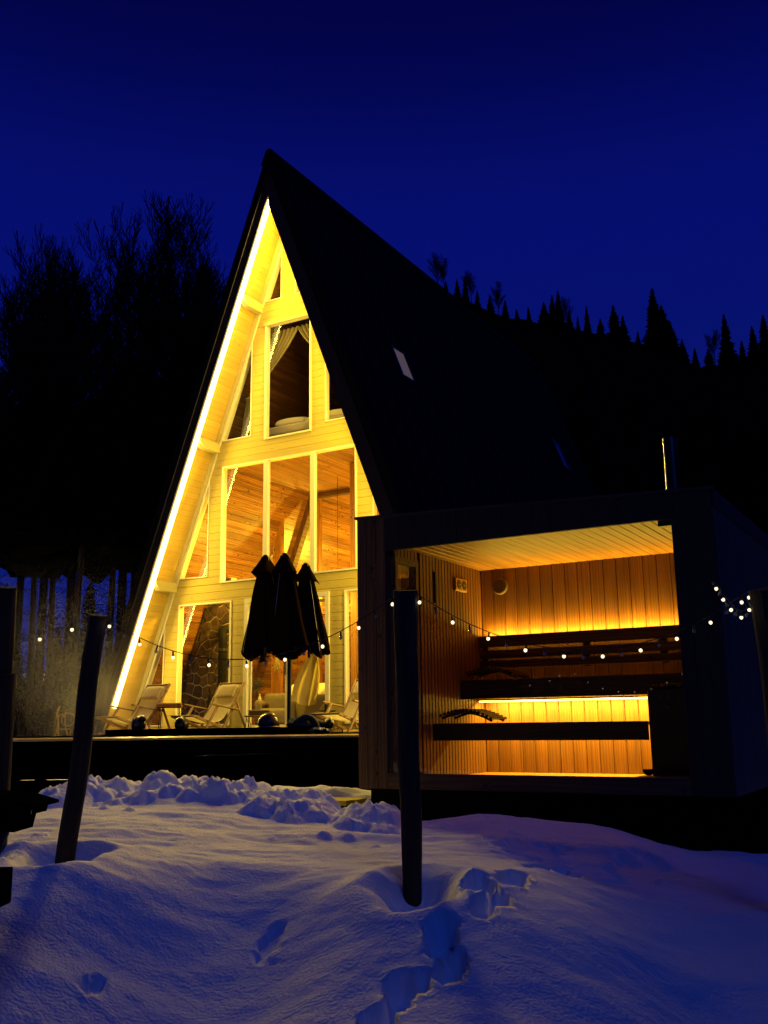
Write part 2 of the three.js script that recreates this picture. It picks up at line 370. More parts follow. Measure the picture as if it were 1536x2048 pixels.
// wooded hill behind the cabin, falling to the right
const RIDGE = [[-0.9, 2.2], [-0.34, 2.6], [-0.26, 3.5], [-0.21, 9], [-0.17, 19], [-0.08, 23.2], [0.03, 25.0], [0.055, 24.9], [0.09, 24.2], [0.13, 23.1], [0.19, 22.3], [0.25, 21.5], [0.3, 20.6], [0.34, 19.3], [0.42, 19.3], [0.6, 17], [1.2, 13]];
function ridge(t) {
  let k = 0;
  while (k < RIDGE.length - 2 && t > RIDGE[k + 1][0]) k++;
  const a = RIDGE[k], b = RIDGE[k + 1];
  return a[1] + (b[1] - a[1]) * THREE.MathUtils.clamp((t - a[0]) / (b[0] - a[0]), 0, 1);
}
const HILL_D = 112;
function hillY(t, d) { const top = Math.tan((ridge(t) * Math.PI) / 180) * HILL_D * Math.sqrt(1 + t * t); return -1.5 + (top + 1.4) * Math.pow(THREE.MathUtils.clamp((d - 26) / (HILL_D - 26), 0, 1), 1.15) - Math.max(0, d - HILL_D) * 0.25 + (d > 34 ? 0.9 * fbm(t * 30, d * 0.1, 3, 3) : 0); }
{
  const pos = [], idx = [], N = 120, K = 40;
  for (let j = 0; j <= K; j++) for (let i = 0; i <= N; i++) { const t = -0.62 + (1.75 * i) / N, d = 27 + (125 * j) / K, p = gp(t * d, d, hillY(t, d)); pos.push(p.x, p.y, p.z); }
  for (let j = 0; j < K; j++) for (let i = 0; i < N; i++) { const a = j * (N + 1) + i; idx.push(a, a + 1, a + N + 1, a + 1, a + N + 2, a + N + 1); }
  const g = new THREE.BufferGeometry();
  g.setAttribute('position', new THREE.Float32BufferAttribute(pos, 3));
  g.setIndex(idx); g.computeVertexNormals();
  single('wooded_hill', g, M.hill, 'black wooded hill rising behind the cabin under the dusk sky', null, null, 'structure');
}

{ // the other side of the valley, behind the viewer
  const pos = [], idx = [], N = 60, K = 8;
  for (let j = 0; j <= K; j++) for (let i = 0; i <= N; i++) { const a = Math.PI * (0.24 + (1.52 * i) / N), d = 26 + 10 * j, p = gp(Math.sin(a) * d, Math.cos(a) * d, -3 + 52 * smooth(20, 96, d) + 3 * fbm(i * 0.3, j * 0.4, 2, 3) * (j > 0 ? 1 : 0)); pos.push(p.x, p.y, p.z); }
  for (let j = 0; j < K; j++) for (let i = 0; i < N; i++) { const a = j * (N + 1) + i; idx.push(a, a + 1, a + N + 1, a + 1, a + N + 2, a + N + 1); }
  const g = new THREE.BufferGeometry();
  g.setAttribute('position', new THREE.Float32BufferAttribute(pos, 3));
  g.setIndex(idx); g.computeVertexNormals();
  single('valley_slope', g, M.hill, 'dark wooded slope across the valley', null, null, 'structure');
}

/* ------------------------------------------------------------------ the A-frame cabin */
const half = (y) => 3.614 - 0.3755 * y; // half the width between the slopes at height y
const cabin = thing('a_frame_cabin', 'tall A-frame cabin with black roof and LED-lit pale timber front', 'cabin');
// board lying in a roof slope (s = -1 left, 1 right) between heights a and b, w0 to w1 outside the slope line, running from z0 to z1
function slopeBoard(s, a, b, w0, w1, z0, z1) {
  const Y = V(-0.3515 * s, 0.9362, 0), X = V(0, 0, 1), Z = X.clone().cross(Y), sg = Z.x * s > 0 ? 1 : -1;
  const g = board([0, 0, sg * w0 * 0.9362], [z1 - z0, (b - a) / 0.9362, sg * w1 * 0.9362], 'x', 0.002);
  return g.applyMatrix4(new THREE.Matrix4().makeBasis(X, Y, Z).setPosition(s * half(a), a, z0));
}
const clipSlope = (poly, w = 0) => cut(cut(poly, 1, 0.3755, 3.614 - w), -1, 0.3755, 3.614 - w);
{
  const facade = sub(cabin, 'front_wall');
  const R = (x0, x1, y0, y1) => [[x0, y0], [x1, y0], [x1, y1], [x0, y1]];
  const ZONES = [R(-0.148, 0.155, 7.845, 9.6), R(-2, 2, 7.397, 7.845), R(-0.812, -0.512, 5.292, 7.397), R(0.52, 0.812, 5.292, 7.397), R(-2.4, -0.512, 5.178, 5.292), R(0.52, 2.4, 5.178, 5.292), R(-3, 3, 4.806, 5.178),
    R(-1.765, -1.47, 2.776, 4.806), R(1.455, 1.765, 2.776, 4.806), R(-3.4, -1.47, 2.634, 2.776), R(1.455, 3.4, 2.634, 2.776), R(-3.4, 3.4, 2.31, 2.634), R(-2.752, -2.432, 0.12, 2.31), R(-1.198, -0.89, 0.12, 2.31), R(0.9, 1.19, 0.12, 2.31), R(2.43, 2.75, 0.12, 2.31), R(-3.7, -0.89, 0, 0.12), R(0.9, 3.7, 0, 0.12)];
  const pitch = 0.136;
  for (const z of ZONES) {
    const y0 = Math.min(...z.map((p) => p[1])), y1 = Math.max(...z.map((p) => p[1]));
    for (let k = Math.floor(y0 / pitch - 0.3); k * pitch + 0.04 < y1; k++) {
      let p = cut(cut(clipSlope(z, 0.002), 0, -1, -(k * pitch + 0.042)), 0, 1, (k + 1) * pitch + 0.04);
      p = cut(cut(p, 0, -1, -y0), 0, 1, y1);
      if (p.length < 3 || areaOf(p) < 0.0012) continue;
      const q = inset(p, 0.0016);
      if (q.length > 2) part(facade, 'board', slab(q, -0.024, rr(-0.001, 0.0015)), pick(M.siding));
    }
  }
  // sheathing behind the boards, so that the joints are closed
  part(facade, 'sheathing', merge(ZONES.map((z) => clipSlope(z)).filter((p) => p.length > 2).map((p) => slab(p, -0.12, -0.022))), M.trim);
  // rake boards along both slopes
  for (const s of [-1, 1]) {
    const o = (y, w) => [s * (half(y) - w), y];
    part(facade, 'rake_board', slab([o(0, 0.004), o(9.35, 0.004), o(9.35, 0.1), o(0, 0.1)], 0.004, 0.035, 'y'), M.trim);
    part(facade, 'rake_board', slab([o(0, 0.102), o(9.2, 0.102), o(9.2, 0.125), o(0, 0.125)], -0.08, 0.014, 'y'), M.frame);
  }
  // windows: outlines of the openings
  const slopeX = (y, w = 0.126) => half(y) - w;
  const rectW = (x0, x1, y0, y1) => R(x0, x1, y0, y1);
  const tri = (s, xi, y0, w = 0.126) => { const yt = (3.614 - w - xi) / 0.3755; return [[s * xi, y0], [s * slopeX(y0, w), y0], [s * xi, yt]]; };
  const OPEN = [tri(-1, 0.15, 7.848), tri(1, 0.157, 7.848), tri(-1, 0.814, 5.294), tri(1, 0.814, 5.294), rectW(-0.51, 0.518, 5.18, 7.395), tri(-1, 1.767, 2.778), tri(1, 1.767, 2.778),
    rectW(-1.468, 1.453, 2.636, 4.804), rectW(-2.43, -1.2, 0.122, 2.308), tri(-1, 2.754, 0.122), tri(1, 2.752, 0.122), rectW(1.192, 2.428, 0.122, 2.308)];
  OPEN.forEach((o, i) => {
    const w = sub(cabin, 'window');
    if (i === 7) {
      part(w, 'frame', ring(o, 0.028, -0.1, 0.02), M.frame);
      for (const x of [-0.46, 0.553]) part(w, 'mullion', board([x - 0.047, 2.664, -0.06], [x + 0.047, 4.776, 0.024], 'y'), M.frame);
      for (const [a, b] of [[-1.44, -0.507], [-0.413, 0.506], [0.6, 1.425]]) part(w, 'pane', new THREE.PlaneGeometry(b - a, 2.112).translate((a + b) / 2, 3.72, -0.03), M.pane);
      return;
    }
    part(w, 'frame', ring(o, o.length === 3 ? 0.018 : 0.028, -0.1, i === 4 ? 0.026 : 0.016), M.frame);
    const q = inset(o, 0.015), sh = new THREE.Shape(q.map((p) => new THREE.Vector2(p[0], p[1])));
    part(w, 'pane', new THREE.ShapeGeometry(sh).translate(0, 0, -0.03), M.pane);
  });
  part(cabin, 'window_head', board([-0.53, 7.36, 0.002], [0.54, 7.425, 0.045]), M.trim);
  // sliding door
  const dr = sub(cabin, 'sliding_door');
  part(dr, 'frame', ring(R(-0.888, 0.898, 0.0, 2.308), 0.075, -0.1, 0.03), M.frame);
  for (const [a, b, z] of [[-0.813, 0.03, -0.045], [0.0, 0.823, -0.085]]) {
    part(dr, 'sash', ring(R(a, b, 0.076, 2.2), 0.05, z - 0.018, z + 0.018), M.frame);
    part(dr, 'pane', new THREE.PlaneGeometry(b - a - 0.1, 2.024).translate((a + b) / 2, 1.138, z), M.pane);
  }
  part(dr, 'jamb', board([0.002, 0.08, -0.02], [0.075, 2.2, 0.02], 'y'), M.frame);
  part(dr, 'handle', board([0.0, 0.95, 0.022], [0.022, 1.2, 0.05], 'y'), M.black);
}
{ // roof: two slabs in building-parallel planes
  const roof = sub(cabin, 'roof'), Z0 = -12.6, Z1 = 0.64, T = 0.32 / 0.9362, SH = 0.16 / 0.9362;
  for (const s of [-1, 1]) {
    const o = (y, w) => [s * (half(y) + w), y], top = 3.614 / 0.3755;
    const yTop = (w) => (3.614 + w) / 0.3755;
    part(roof, 'roof_slope', slab([o(-0.5, SH), [0, yTop(SH)], [0, yTop(T)], o(-0.5, T)], Z0, Z1 + 0.02), M.roof);
    part(roof, 'verge_board', slab([o(-0.5, s > 0 ? -0.09 : 0), [0, yTop(s > 0 ? -0.09 : 0)], [0, yTop(SH - 0.004)], o(-0.5, SH - 0.004)], Z1 - 0.022, Z1), M.fascia);
    part(roof, 'verge_trim', slab([o(-0.5, SH - 0.012), [0, yTop(SH - 0.012)], [0, yTop(SH + 0.012)], o(-0.5, SH + 0.012)], Z1 + 0.02, Z1 + 0.032), M.fascia);
    part(roof, 'roof_lining', slab([o(-0.5, 0.016), [0, yTop(0.016)], [0, yTop(SH - 0.004)], o(-0.5, SH - 0.004)], Z0, Z1 - 0.032), M.fascia);
    // soffit boards in front of the wall, short boards running out to the verge
    const soff = sub(roof, 'soffit');
    for (let k = 0; k < 92; k++) {
      const a = -0.3 + k * 0.108, b = a + 0.1055;
      if (half(b) < 0.01) break;
      part(soff, 'soffit_board', slopeBoard(s, a, b, 0.001, 0.015, 0.002, Z1 - 0.032), pick(M.soffit));
    }
    // purlin ends that carry the overhang
    for (const y of [7.73, 5.17, 2.63]) {
      const x = half(y + 0.08) - 0.02, w = 0.13, sh = new THREE.Shape([[0, -0.085], [0.4, -0.085], [0.52, -0.02], [0.56, 0.03], [0.56, 0.085], [0, 0.085]].map((p) => new THREE.Vector2(...p)));
      const g = new THREE.ExtrudeGeometry(sh, { depth: w, bevelEnabled: true, bevelSize: 0.004, bevelThickness: 0.004, bevelSegments: 1 });
      g.rotateY(-Math.PI / 2).translate(s * x + w / 2 - s * w * 0.1, y, 0.003);
      part(roof, 'purlin_end', g, M.trim);
      part(roof, 'bracket', board([s * x - 0.05, y + 0.09, 0.5], [s * x + 0.05, y + 0.15, 0.57]), M.iron);
    }
    // the glowing strip along the verge and its lamp
    const a = V(s * (half(0.46) - 0.056), 0.46, 0.575), b = V(s * (s > 0 ? 0.03 : 0.012), s > 0 ? 9.4 : 9.52, 0.575), dir = b.clone().sub(a), L = dir.length();
    part(roof, 'led_strip', rod(a, b, 0.042, 0.042, 14), M_LED);
    const mid = a.clone().add(b).multiplyScalar(0.5);
    strip(mid.clone().add(V(-s * 0.042, -0.016, 0.012)), dir.normalize(), V(-s * 1, -0.37, 0.3), L, 0.08, LED.color, LED.inward);
    strip(mid.clone().add(V(-s * 0.05, -0.018, 0.03)), dir, V(-s * 0.2, -0.3, 1), L, 0.06, LED.color, LED.outward);
  }
  part(roof, 'ridge_cap', slab([[-0.16, 10.22], [0.16, 10.22], [0.05, 10.5], [-0.05, 10.5]], Z0, 0.67), M.roof);
  // standing seams on the slope facing the garden
  const seams = [];
  for (let z = -12; z < 0.6; z += 0.62) seams.push(slab([[half(-0.4) + T, -0.4], [half(10.1) + T, 10.1], [half(10.1) + T + 0.02, 10.1], [half(-0.4) + T + 0.02, -0.4]], z, z + 0.02));
  for (const g of seams) part(roof, 'seam', g, M.roof);
  // roof windows
  const nrm = V(0.9362, 0.3515, 0), up = V(-0.3515, 0.9362, 0);
  for (const [z0, z1, y0, y1, raise] of [[-1.96, -1.45, 6.42, 7.1, 0.05], [-10.7, -10.2, 6.6, 7.4, 0.05]]) {
    const rw = sub(roof, 'roof_window'), c = V(half((y0 + y1) / 2) + T, (y0 + y1) / 2, (z0 + z1) / 2), H = (y1 - y0) / 0.9362, W = z1 - z0;
    const m = new THREE.Matrix4().makeBasis(V(0, 0, -1), up, nrm).setPosition(c);
    part(rw, 'frame', ring([[-W / 2, -H / 2], [W / 2, -H / 2], [W / 2, H / 2], [-W / 2, H / 2]], 0.05, 0.0, raise).applyMatrix4(m), M.black);
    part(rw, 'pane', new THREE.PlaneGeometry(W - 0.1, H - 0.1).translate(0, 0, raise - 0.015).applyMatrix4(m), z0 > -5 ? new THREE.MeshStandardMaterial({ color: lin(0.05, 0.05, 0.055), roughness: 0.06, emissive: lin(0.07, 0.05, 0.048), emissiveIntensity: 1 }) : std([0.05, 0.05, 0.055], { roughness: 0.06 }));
    part(rw, 'cover_strip', board([-W / 2 - 0.03, -H / 2, 0], [-W / 2 - 0.002, H / 2, raise + 0.02], 'y').applyMatrix4(m), M.steel);
  }
}
{ // inside
  const inn = sub(cabin, 'interior');
  const W = 0.1, xi = (y) => half(y) - W;
  for (const s of [-1, 1]) {
    for (let k = 0; k < 46; k++) { // lining boards of the living room slopes
      const a = 0.06 + k * 0.108, b = a + 0.1045;
      part(inn, 'lining_board', slopeBoard(s, a, b, -W, -W + 0.02, -8.0, -0.125), pick(M.pine));
    }
    for (let k = 0; k < 24; k++) { // loft
      const a = 5.1 + k * 0.19, b = a + 0.187;
      if (xi(b) < 0.02) break;
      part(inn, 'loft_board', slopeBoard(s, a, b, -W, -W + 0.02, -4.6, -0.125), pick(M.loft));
    }
  }
  for (let k = -18; k < 18; k++) if (Math.abs(k * 0.102 + 0.05) < xi(4.9) + 0.09) part(inn, 'ceiling_board', board([k * 0.102, 4.93, -8], [k * 0.102 + 0.1, 4.95, -0.125], 'z'), pick(M.pine));
  part(inn, 'loft_floor', board([-xi(5.0), 4.955, -8], [xi(5.0), 5.1, -0.125], 'z'), M.beam);
  part(inn, 'floor', board([-3.6, -0.02, -8], [3.6, 0.05, -0.125], 'z'), M.beam);
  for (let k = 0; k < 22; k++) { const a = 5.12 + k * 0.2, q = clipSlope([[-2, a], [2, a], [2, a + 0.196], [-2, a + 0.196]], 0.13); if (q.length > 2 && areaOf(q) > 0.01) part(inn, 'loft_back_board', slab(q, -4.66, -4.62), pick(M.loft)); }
  for (let k = 0; k < 46; k++) { const a = 0.06 + k * 0.107, q = clipSlope([[-3.6, a], [3.6, a], [3.6, a + 0.105], [-3.6, a + 0.105]], 0.125); if (q.length > 2) part(inn, 'back_board', slab(q, -7.2, -7.17), pick(M.pine)); }
  // frame of dark rafters and a tie across the room
  const z = -3.2;
  for (const s of [-1, 1]) part(inn, 'rafter', slab([[s * xi(0.1), 0.1], [s * xi(4.9), 4.9], [s * (xi(4.9) - 0.13), 4.9], [s * (xi(0.1) - 0.13), 0.1]], z - 0.08, z + 0.08, 'y'), M.beam);
  part(inn, 'tie_beam', board([-xi(4.85), 4.83, z - 0.08], [xi(4.85), 4.928, z + 0.08]), M.beam);
  part(inn, 'post', board([-1.56, 0.06, z - 0.06], [-1.44, 4.82, z + 0.06], 'y'), M.pine[4]);
  part(inn, 'post', board([-2.13, 0.06, -2.56], [-1.92, 4.92, -2.44], 'y'), M.pine[3]);
  part(inn, 'post', board([0.4, 0.06, -1.56], [0.56, 4.92, -1.44], 'y'), M.pine[3]);
  part(inn, 'gallery_beam', board([-1.4, 2.25, -2.6], [2.6, 2.42, -2.48]), M.pine[2]);
  // stone wall round the stove
  const wall = sub(cabin, 'stone_wall'), zc = -0.95;
  const bound = cut([[-3.4, 0.06], [-1.98, 0.06], [-1.98, 2.9], [-3.4, 2.9]], -1, 0.3755, 3.614 - 0.13);
  part(wall, 'mortar', slab(bound, zc - 0.15, zc), M.mortar);
  const f = mulberry(44), seeds = [];
  for (let t = 0; t < 4000 && seeds.length < 110; t++) { const p = [rr(-3.4, -1.98, f), rr(0.06, 2.9, f)]; if (seeds.every((q) => Math.hypot((p[0] - q[0]), (p[1] - q[1]) * 0.95) > 0.155)) seeds.push(p); }
  for (const p of seeds) {
    let c = bound;
    for (const q of seeds) if (q !== p) { const dx = q[0] - p[0], dy = q[1] - p[1]; c = cut(c, dx, dy, (q[0] ** 2 + q[1] ** 2 - p[0] ** 2 - p[1] ** 2) / 2); if (c.length < 3) break; }
    if (c.length < 3) continue;
    const q = inset(c, 0.013);
    if (q.length < 3 || areaOf(q) < 0.002) continue;
    const r = inset(q, 0.016), h = rr(0.012, 0.032, f), list = [slab(q, zc, zc + h)];
    if (r.length > 2) list.push(slab(r, zc + h, zc + h + 0.008));
    part(wall, 'stone', merge(list), M.stone[Math.floor(f() * 5)]);
  }
}

/* ------------------------------------------------------------------ in the cabin */
const pipe = thing('stove_pipe', 'black stove pipe with elbow against the stone wall, behind the left low window', 'stove pipe', [-2.02, 0, -0.66]);
part(pipe, 'pipe', tube([V(0.1, 0.05, 0), V(0.1, 0.9, 0), V(0.1, 1.55, 0), V(0.09, 1.75, -0.0), V(0.03, 1.87, -0.06), V(-0.02, 1.9, -0.22)], 0.08, 40, 16), dull([0.006, 0.006, 0.006], { specularIntensity: 0.1, roughness: 0.6 }));
part(pipe, 'collar', new THREE.CylinderGeometry(0.088, 0.088, 0.05, 20).translate(0.1, 1.5, 0), M.iron);
part(pipe, 'stove', new THREE.CylinderGeometry(0.24, 0.26, 0.62, 20).translate(0.08, 0.36, 0), M.iron);

for (const [x, z, cd, y, where] of [[-0.75, -0.42, 0.75, 2.52, 'just inside the front wall'], [-0.3, -2.1, 0.55, 2.87, 'in the middle of the room'], [-0.6, -5.2, 1.35, 3.2, 'deep in the room']]) {
  const l = thing('pendant_lamp', 'warm pendant lamp hanging ' + where + ' of the cabin', 'lamp', [x, y, z]);
  part(l, 'bulb', new THREE.SphereGeometry(0.06, 16, 12), M_ROOM);
  part(l, 'cord', new THREE.CylinderGeometry(0.004, 0.004, 4.93 - y - 0.1, 6).translate(0, 0.1 + (4.93 - y - 0.1) / 2, 0), M.cord);
  part(l, 'socket', new THREE.CylinderGeometry(0.022, 0.022, 0.06, 10).translate(0, 0.085, 0), M.black);
  const p = new THREE.PointLight(lin(...ROOM.color), ROOM.cd * cd);
  p.shadow.radius = 3; p.position.set(x, y, z); p.castShadow = true; p.name = 'pendant_light';
  scene.add(p);
}
const softBox = (w, h, d, r, puff = 0) => {
  const g = new THREE.BoxGeometry(w, h, d, 10, 8, 10), p = g.attributes.position, v = V();
  for (let i = 0; i < p.count; i++) {
    v.fromBufferAttribute(p, i);
    const c = V(THREE.MathUtils.clamp(v.x, -w / 2 + r, w / 2 - r), THREE.MathUtils.clamp(v.y, -h / 2 + r, h / 2 - r), THREE.MathUtils.clamp(v.z, -d / 2 + r, d / 2 - r)), e = v.clone().sub(c);
    if (e.lengthSq() > 1e-9) v.copy(c).addScaledVector(e.normalize(), r);
    if (puff) v.y *= 1 - puff * Math.pow(Math.abs((2 * v.x) / w), 3) - puff * Math.pow(Math.abs((2 * v.z) / d), 3);
    p.setXYZ(i, v.x, v.y, v.z);
  }
  const h2 = mergeVertices(g.deleteAttribute('normal').deleteAttribute('uv'));
  h2.computeVertexNormals();
  const uv = []; for (let i = 0; i < h2.attributes.position.count; i++) uv.push(h2.attributes.position.getX(i), h2.attributes.position.getZ(i) + h2.attributes.position.getY(i));
  h2.setAttribute('uv', new THREE.Float32BufferAttribute(uv, 2));
  return h2;
};
const sofa = thing('sofa', 'brown-grey sofa seen through the right half of the sliding door', 'sofa', [-0.52, 0.05, -1.85]);
part(sofa, 'base', softBox(1.1, 0.36, 0.8, 0.06).translate(0, 0.2, 0), M.sofa);
part(sofa, 'backrest', softBox(1.1, 0.5, 0.2, 0.07).translate(0, 0.36, 0.32), M.sofa);
for (const x of [-0.5, 0.5]) part(sofa, 'armrest', softBox(0.18, 0.52, 0.8, 0.08).translate(x, 0.27, 0), M.sofa);
for (const [x, r, w] of [[-0.3, 0.3, 'left'], [0.12, -0.25, 'right']]) {
  const c = single('sofa_cushion', softBox(0.44, 0.16, 0.42, 0.06, 0.3).rotateX(1.0).rotateY(r).translate(-0.52 + x, 0.68, -1.62), M.cushion, 'pale cushion on the sofa behind the sliding door, ' + w + ' one', 'cushion');
}
const throwG = (() => { const g = new THREE.PlaneGeometry(0.26, 0.9, 8, 24), p = g.attributes.position; for (let i = 0; i < p.count; i++) { const u = p.getX(i), t = p.getY(i) / 0.9 + 0.5, a = t * Math.PI * 0.75; p.setXYZ(i, 0.3 * Math.cos(a) * -1 + 0.02 * Math.sin(u * 60 + t * 5), 0.02 + 0.44 * Math.sin(a) + 0.012 * Math.sin(u * 45), u); } g.computeVertexNormals(); return g; })();
single('throw_blanket', throwG.translate(0.12, 0.06, -1.3), M.cloth, 'pale blanket draped over the end of the sofa', 'blanket');
const arm = thing('armchair', 'olive armchair behind the left half of the sliding door', 'armchair', [-1.15, 0.05, -1.3], 0.4);
part(arm, 'seat', softBox(0.6, 0.34, 0.6, 0.1).translate(0, 0.2, 0), M.sofa);
part(arm, 'backrest', softBox(0.6, 0.46, 0.18, 0.08).translate(0, 0.42, -0.25), M.sofa);
for (const x of [-0.3, 0.3]) part(arm, 'armrest', softBox(0.12, 0.4, 0.55, 0.06).translate(x, 0.32, 0), M.sofa);
const st = thing('round_side_table', 'small dark round table with a fan on it behind the sliding door', 'side table', [-1.52, 0.05, -1.2]);
part(st, 'top', new THREE.CylinderGeometry(0.22, 0.22, 0.03, 24).translate(0, 0.44, 0), M.beam);
part(st, 'column', new THREE.CylinderGeometry(0.03, 0.03, 0.42, 12).translate(0, 0.22, 0), M.beam);
part(st, 'foot', new THREE.CylinderGeometry(0.16, 0.17, 0.02, 20).translate(0, 0.011, 0), M.beam);
const fan = thing('table_fan', 'black table fan on the small round table indoors', 'fan', [-1.52, 0.506, -1.2], 0.6);
part(fan, 'foot', new THREE.CylinderGeometry(0.07, 0.075, 0.02, 20).translate(0, 0.01, 0), M.black);
part(fan, 'stand', new THREE.CylinderGeometry(0.013, 0.016, 0.24, 10).translate(0, 0.13, 0), M.black);
part(fan, 'guard', merge([0.05, 0.09, 0.125].map((r) => new THREE.TorusGeometry(r, 0.008, 6, 24).translate(0, 0.34, 0.04)).concat(Array.from({ length: 8 }, (_, i) => rod(V(0, 0.34, 0.05), V(0.125 * Math.cos(i * 0.785), 0.34 + 0.125 * Math.sin(i * 0.785), 0.04), 0.004)))), M.black);
for (let k = 0; k < 3; k++) part(fan, 'blade', new THREE.SphereGeometry(0.055, 12, 8).scale(1, 0.6, 0.12).rotateX(0.4).translate(0.055, 0, 0).rotateZ(k * 2.094).translate(0, 0.34, 0.02), M.black);
part(fan, 'motor', new THREE.SphereGeometry(0.05, 14, 10).scale(1, 1, 1.3).translate(0, 0.34, -0.03), M.black);
const bottle = single('bottle', new THREE.LatheGeometry([[0, 0], [0.03, 0], [0.032, 0.02], [0.032, 0.1], [0.012, 0.14], [0.011, 0.18], [0, 0.18]].map((p) => new THREE.Vector2(...p)), 14).translate(-1.4, 0.506, -1.12), M.linen, 'small pale bottle on the round table beside the fan', 'bottle');
{ // hanging hammock chair
  const h = thing('hammock_chair', 'ochre cloth hammock chair hanging behind the sliding door', 'hammock', [-0.36, 0.45, -1.3]);
  const g = new THREE.PlaneGeometry(1, 1, 28, 24), p = g.attributes.position;
  for (let i = 0; i < p.count; i++) { const u = p.getX(i) * 2, t = 0.5 - p.getY(i), w = 0.03 + 0.27 * Math.sin(Math.PI * Math.min(1, t * 0.62) ) , y = 1.0 - 1.0 * t; p.setXYZ(i, 0.15 + u * w - 0.22 * t, y + 0.12 * u * u * t, 0.08 * Math.sin(u * 9) * (0.3 + t) * 0.6 + 0.15 * u * u); }
  g.computeVertexNormals();
  part(h, 'cloth', g, M.cloth);
  part(h, 'spreader_bar', rod(V(-0.14, 1.06, 0), V(0.22, 0.98, 0), 0.014), M.beam);
  part(h, 'rope', merge([rod(V(-0.12, 1.06, 0), V(0.02, 1.6, 0), 0.005), rod(V(0.2, 0.98, 0), V(0.02, 1.6, 0), 0.005), rod(V(0.02, 1.6, 0), V(0.02, 4.46, 0), 0.006)]), M.cord);
}
{ // dried twigs on the post
  const list = [];
  for (let k = 0; k < 14; k++) list.push(tube([V(0, 0, 0), V(rr(-0.06, 0.06), -0.12, rr(0, 0.05)), V(rr(-0.13, 0.13), rr(-0.36, -0.2), rr(0, 0.06))], 0.008, 6, 4));
  single('dried_bunch', merge(list).translate(-1.93, 1.5, -2.38), M.cloth, 'bunch of dried stems hung on the wooden post indoors', 'dried plant');
}
{ // bed and curtains in the loft
  const bed = thing('loft_bed', 'pale bed behind the middle upper window', 'bed', [0.1, 5.22, -0.9]);
  part(bed, 'mattress', softBox(2.2, 0.2, 1.3, 0.06).translate(0, 0.18, 0), std([0.3, 0.26, 0.2], { roughness: 0.95 }));
  part(bed, 'frame', board([-1.1, 0.0, -0.65], [1.1, 0.09, 0.66]), M.beam);
  for (const [x, z, r, w] of [[-0.1, -0.52, 0.15, 'left one in the middle upper window'], [0.42, -0.6, -0.3, 'middle one, partly behind the window post'], [0.92, -0.55, 0.2, 'one in the right upper window']])
    single('pillow', softBox(0.62, 0.2, 0.42, 0.09, 0.35).rotateX(0.35).rotateY(r).translate(x - 0.15, 5.59, z), M.linen, 'crumpled pale pillow on the loft bed, ' + w, 'pillow');
  for (const s of [-1, 1]) {
    const g = new THREE.PlaneGeometry(1, 1, 40, 40), p = g.attributes.position;
    for (let i = 0; i < p.count; i++) {
      const u = p.getX(i), t = 0.5 - p.getY(i); // u across, t down
      let x, y, w;
      if (t < 0.55) { const q = t / 0.55; x = 0.28 + (1.12 - 0.28) * Math.pow(q, 1.1); y = 7.36 - 1.22 * Math.pow(q, 0.85); w = 0.5 * (1 - q) + 0.09; } else { const q = (t - 0.55) / 0.45; x = 1.12 + 0.04 * q; y = 6.14 - 1.0 * q; w = 0.09 + 0.3 * q; }
      p.setXYZ(i, s * (x + u * w), y - (t < 0.55 ? 0.12 * u * t : 0), -0.3 + 0.035 * Math.sin(u * 38) - 0.1 * (1 - Math.min(1, t * 2)) * 0);
    }
    g.computeVertexNormals();
    const c = thing('curtain', s < 0 ? 'grey-green curtain tied back to the left in the upper windows' : 'grey-green curtain tied back to the right in the upper windows', 'curtain');
    part(c, 'drape', g, M.cloth);
    part(c, 'tieback', new THREE.TorusGeometry(0.06, 0.02, 8, 18).rotateX(Math.PI / 2).translate(s * 1.12, 6.14, -0.3), M.linen);
  }
}
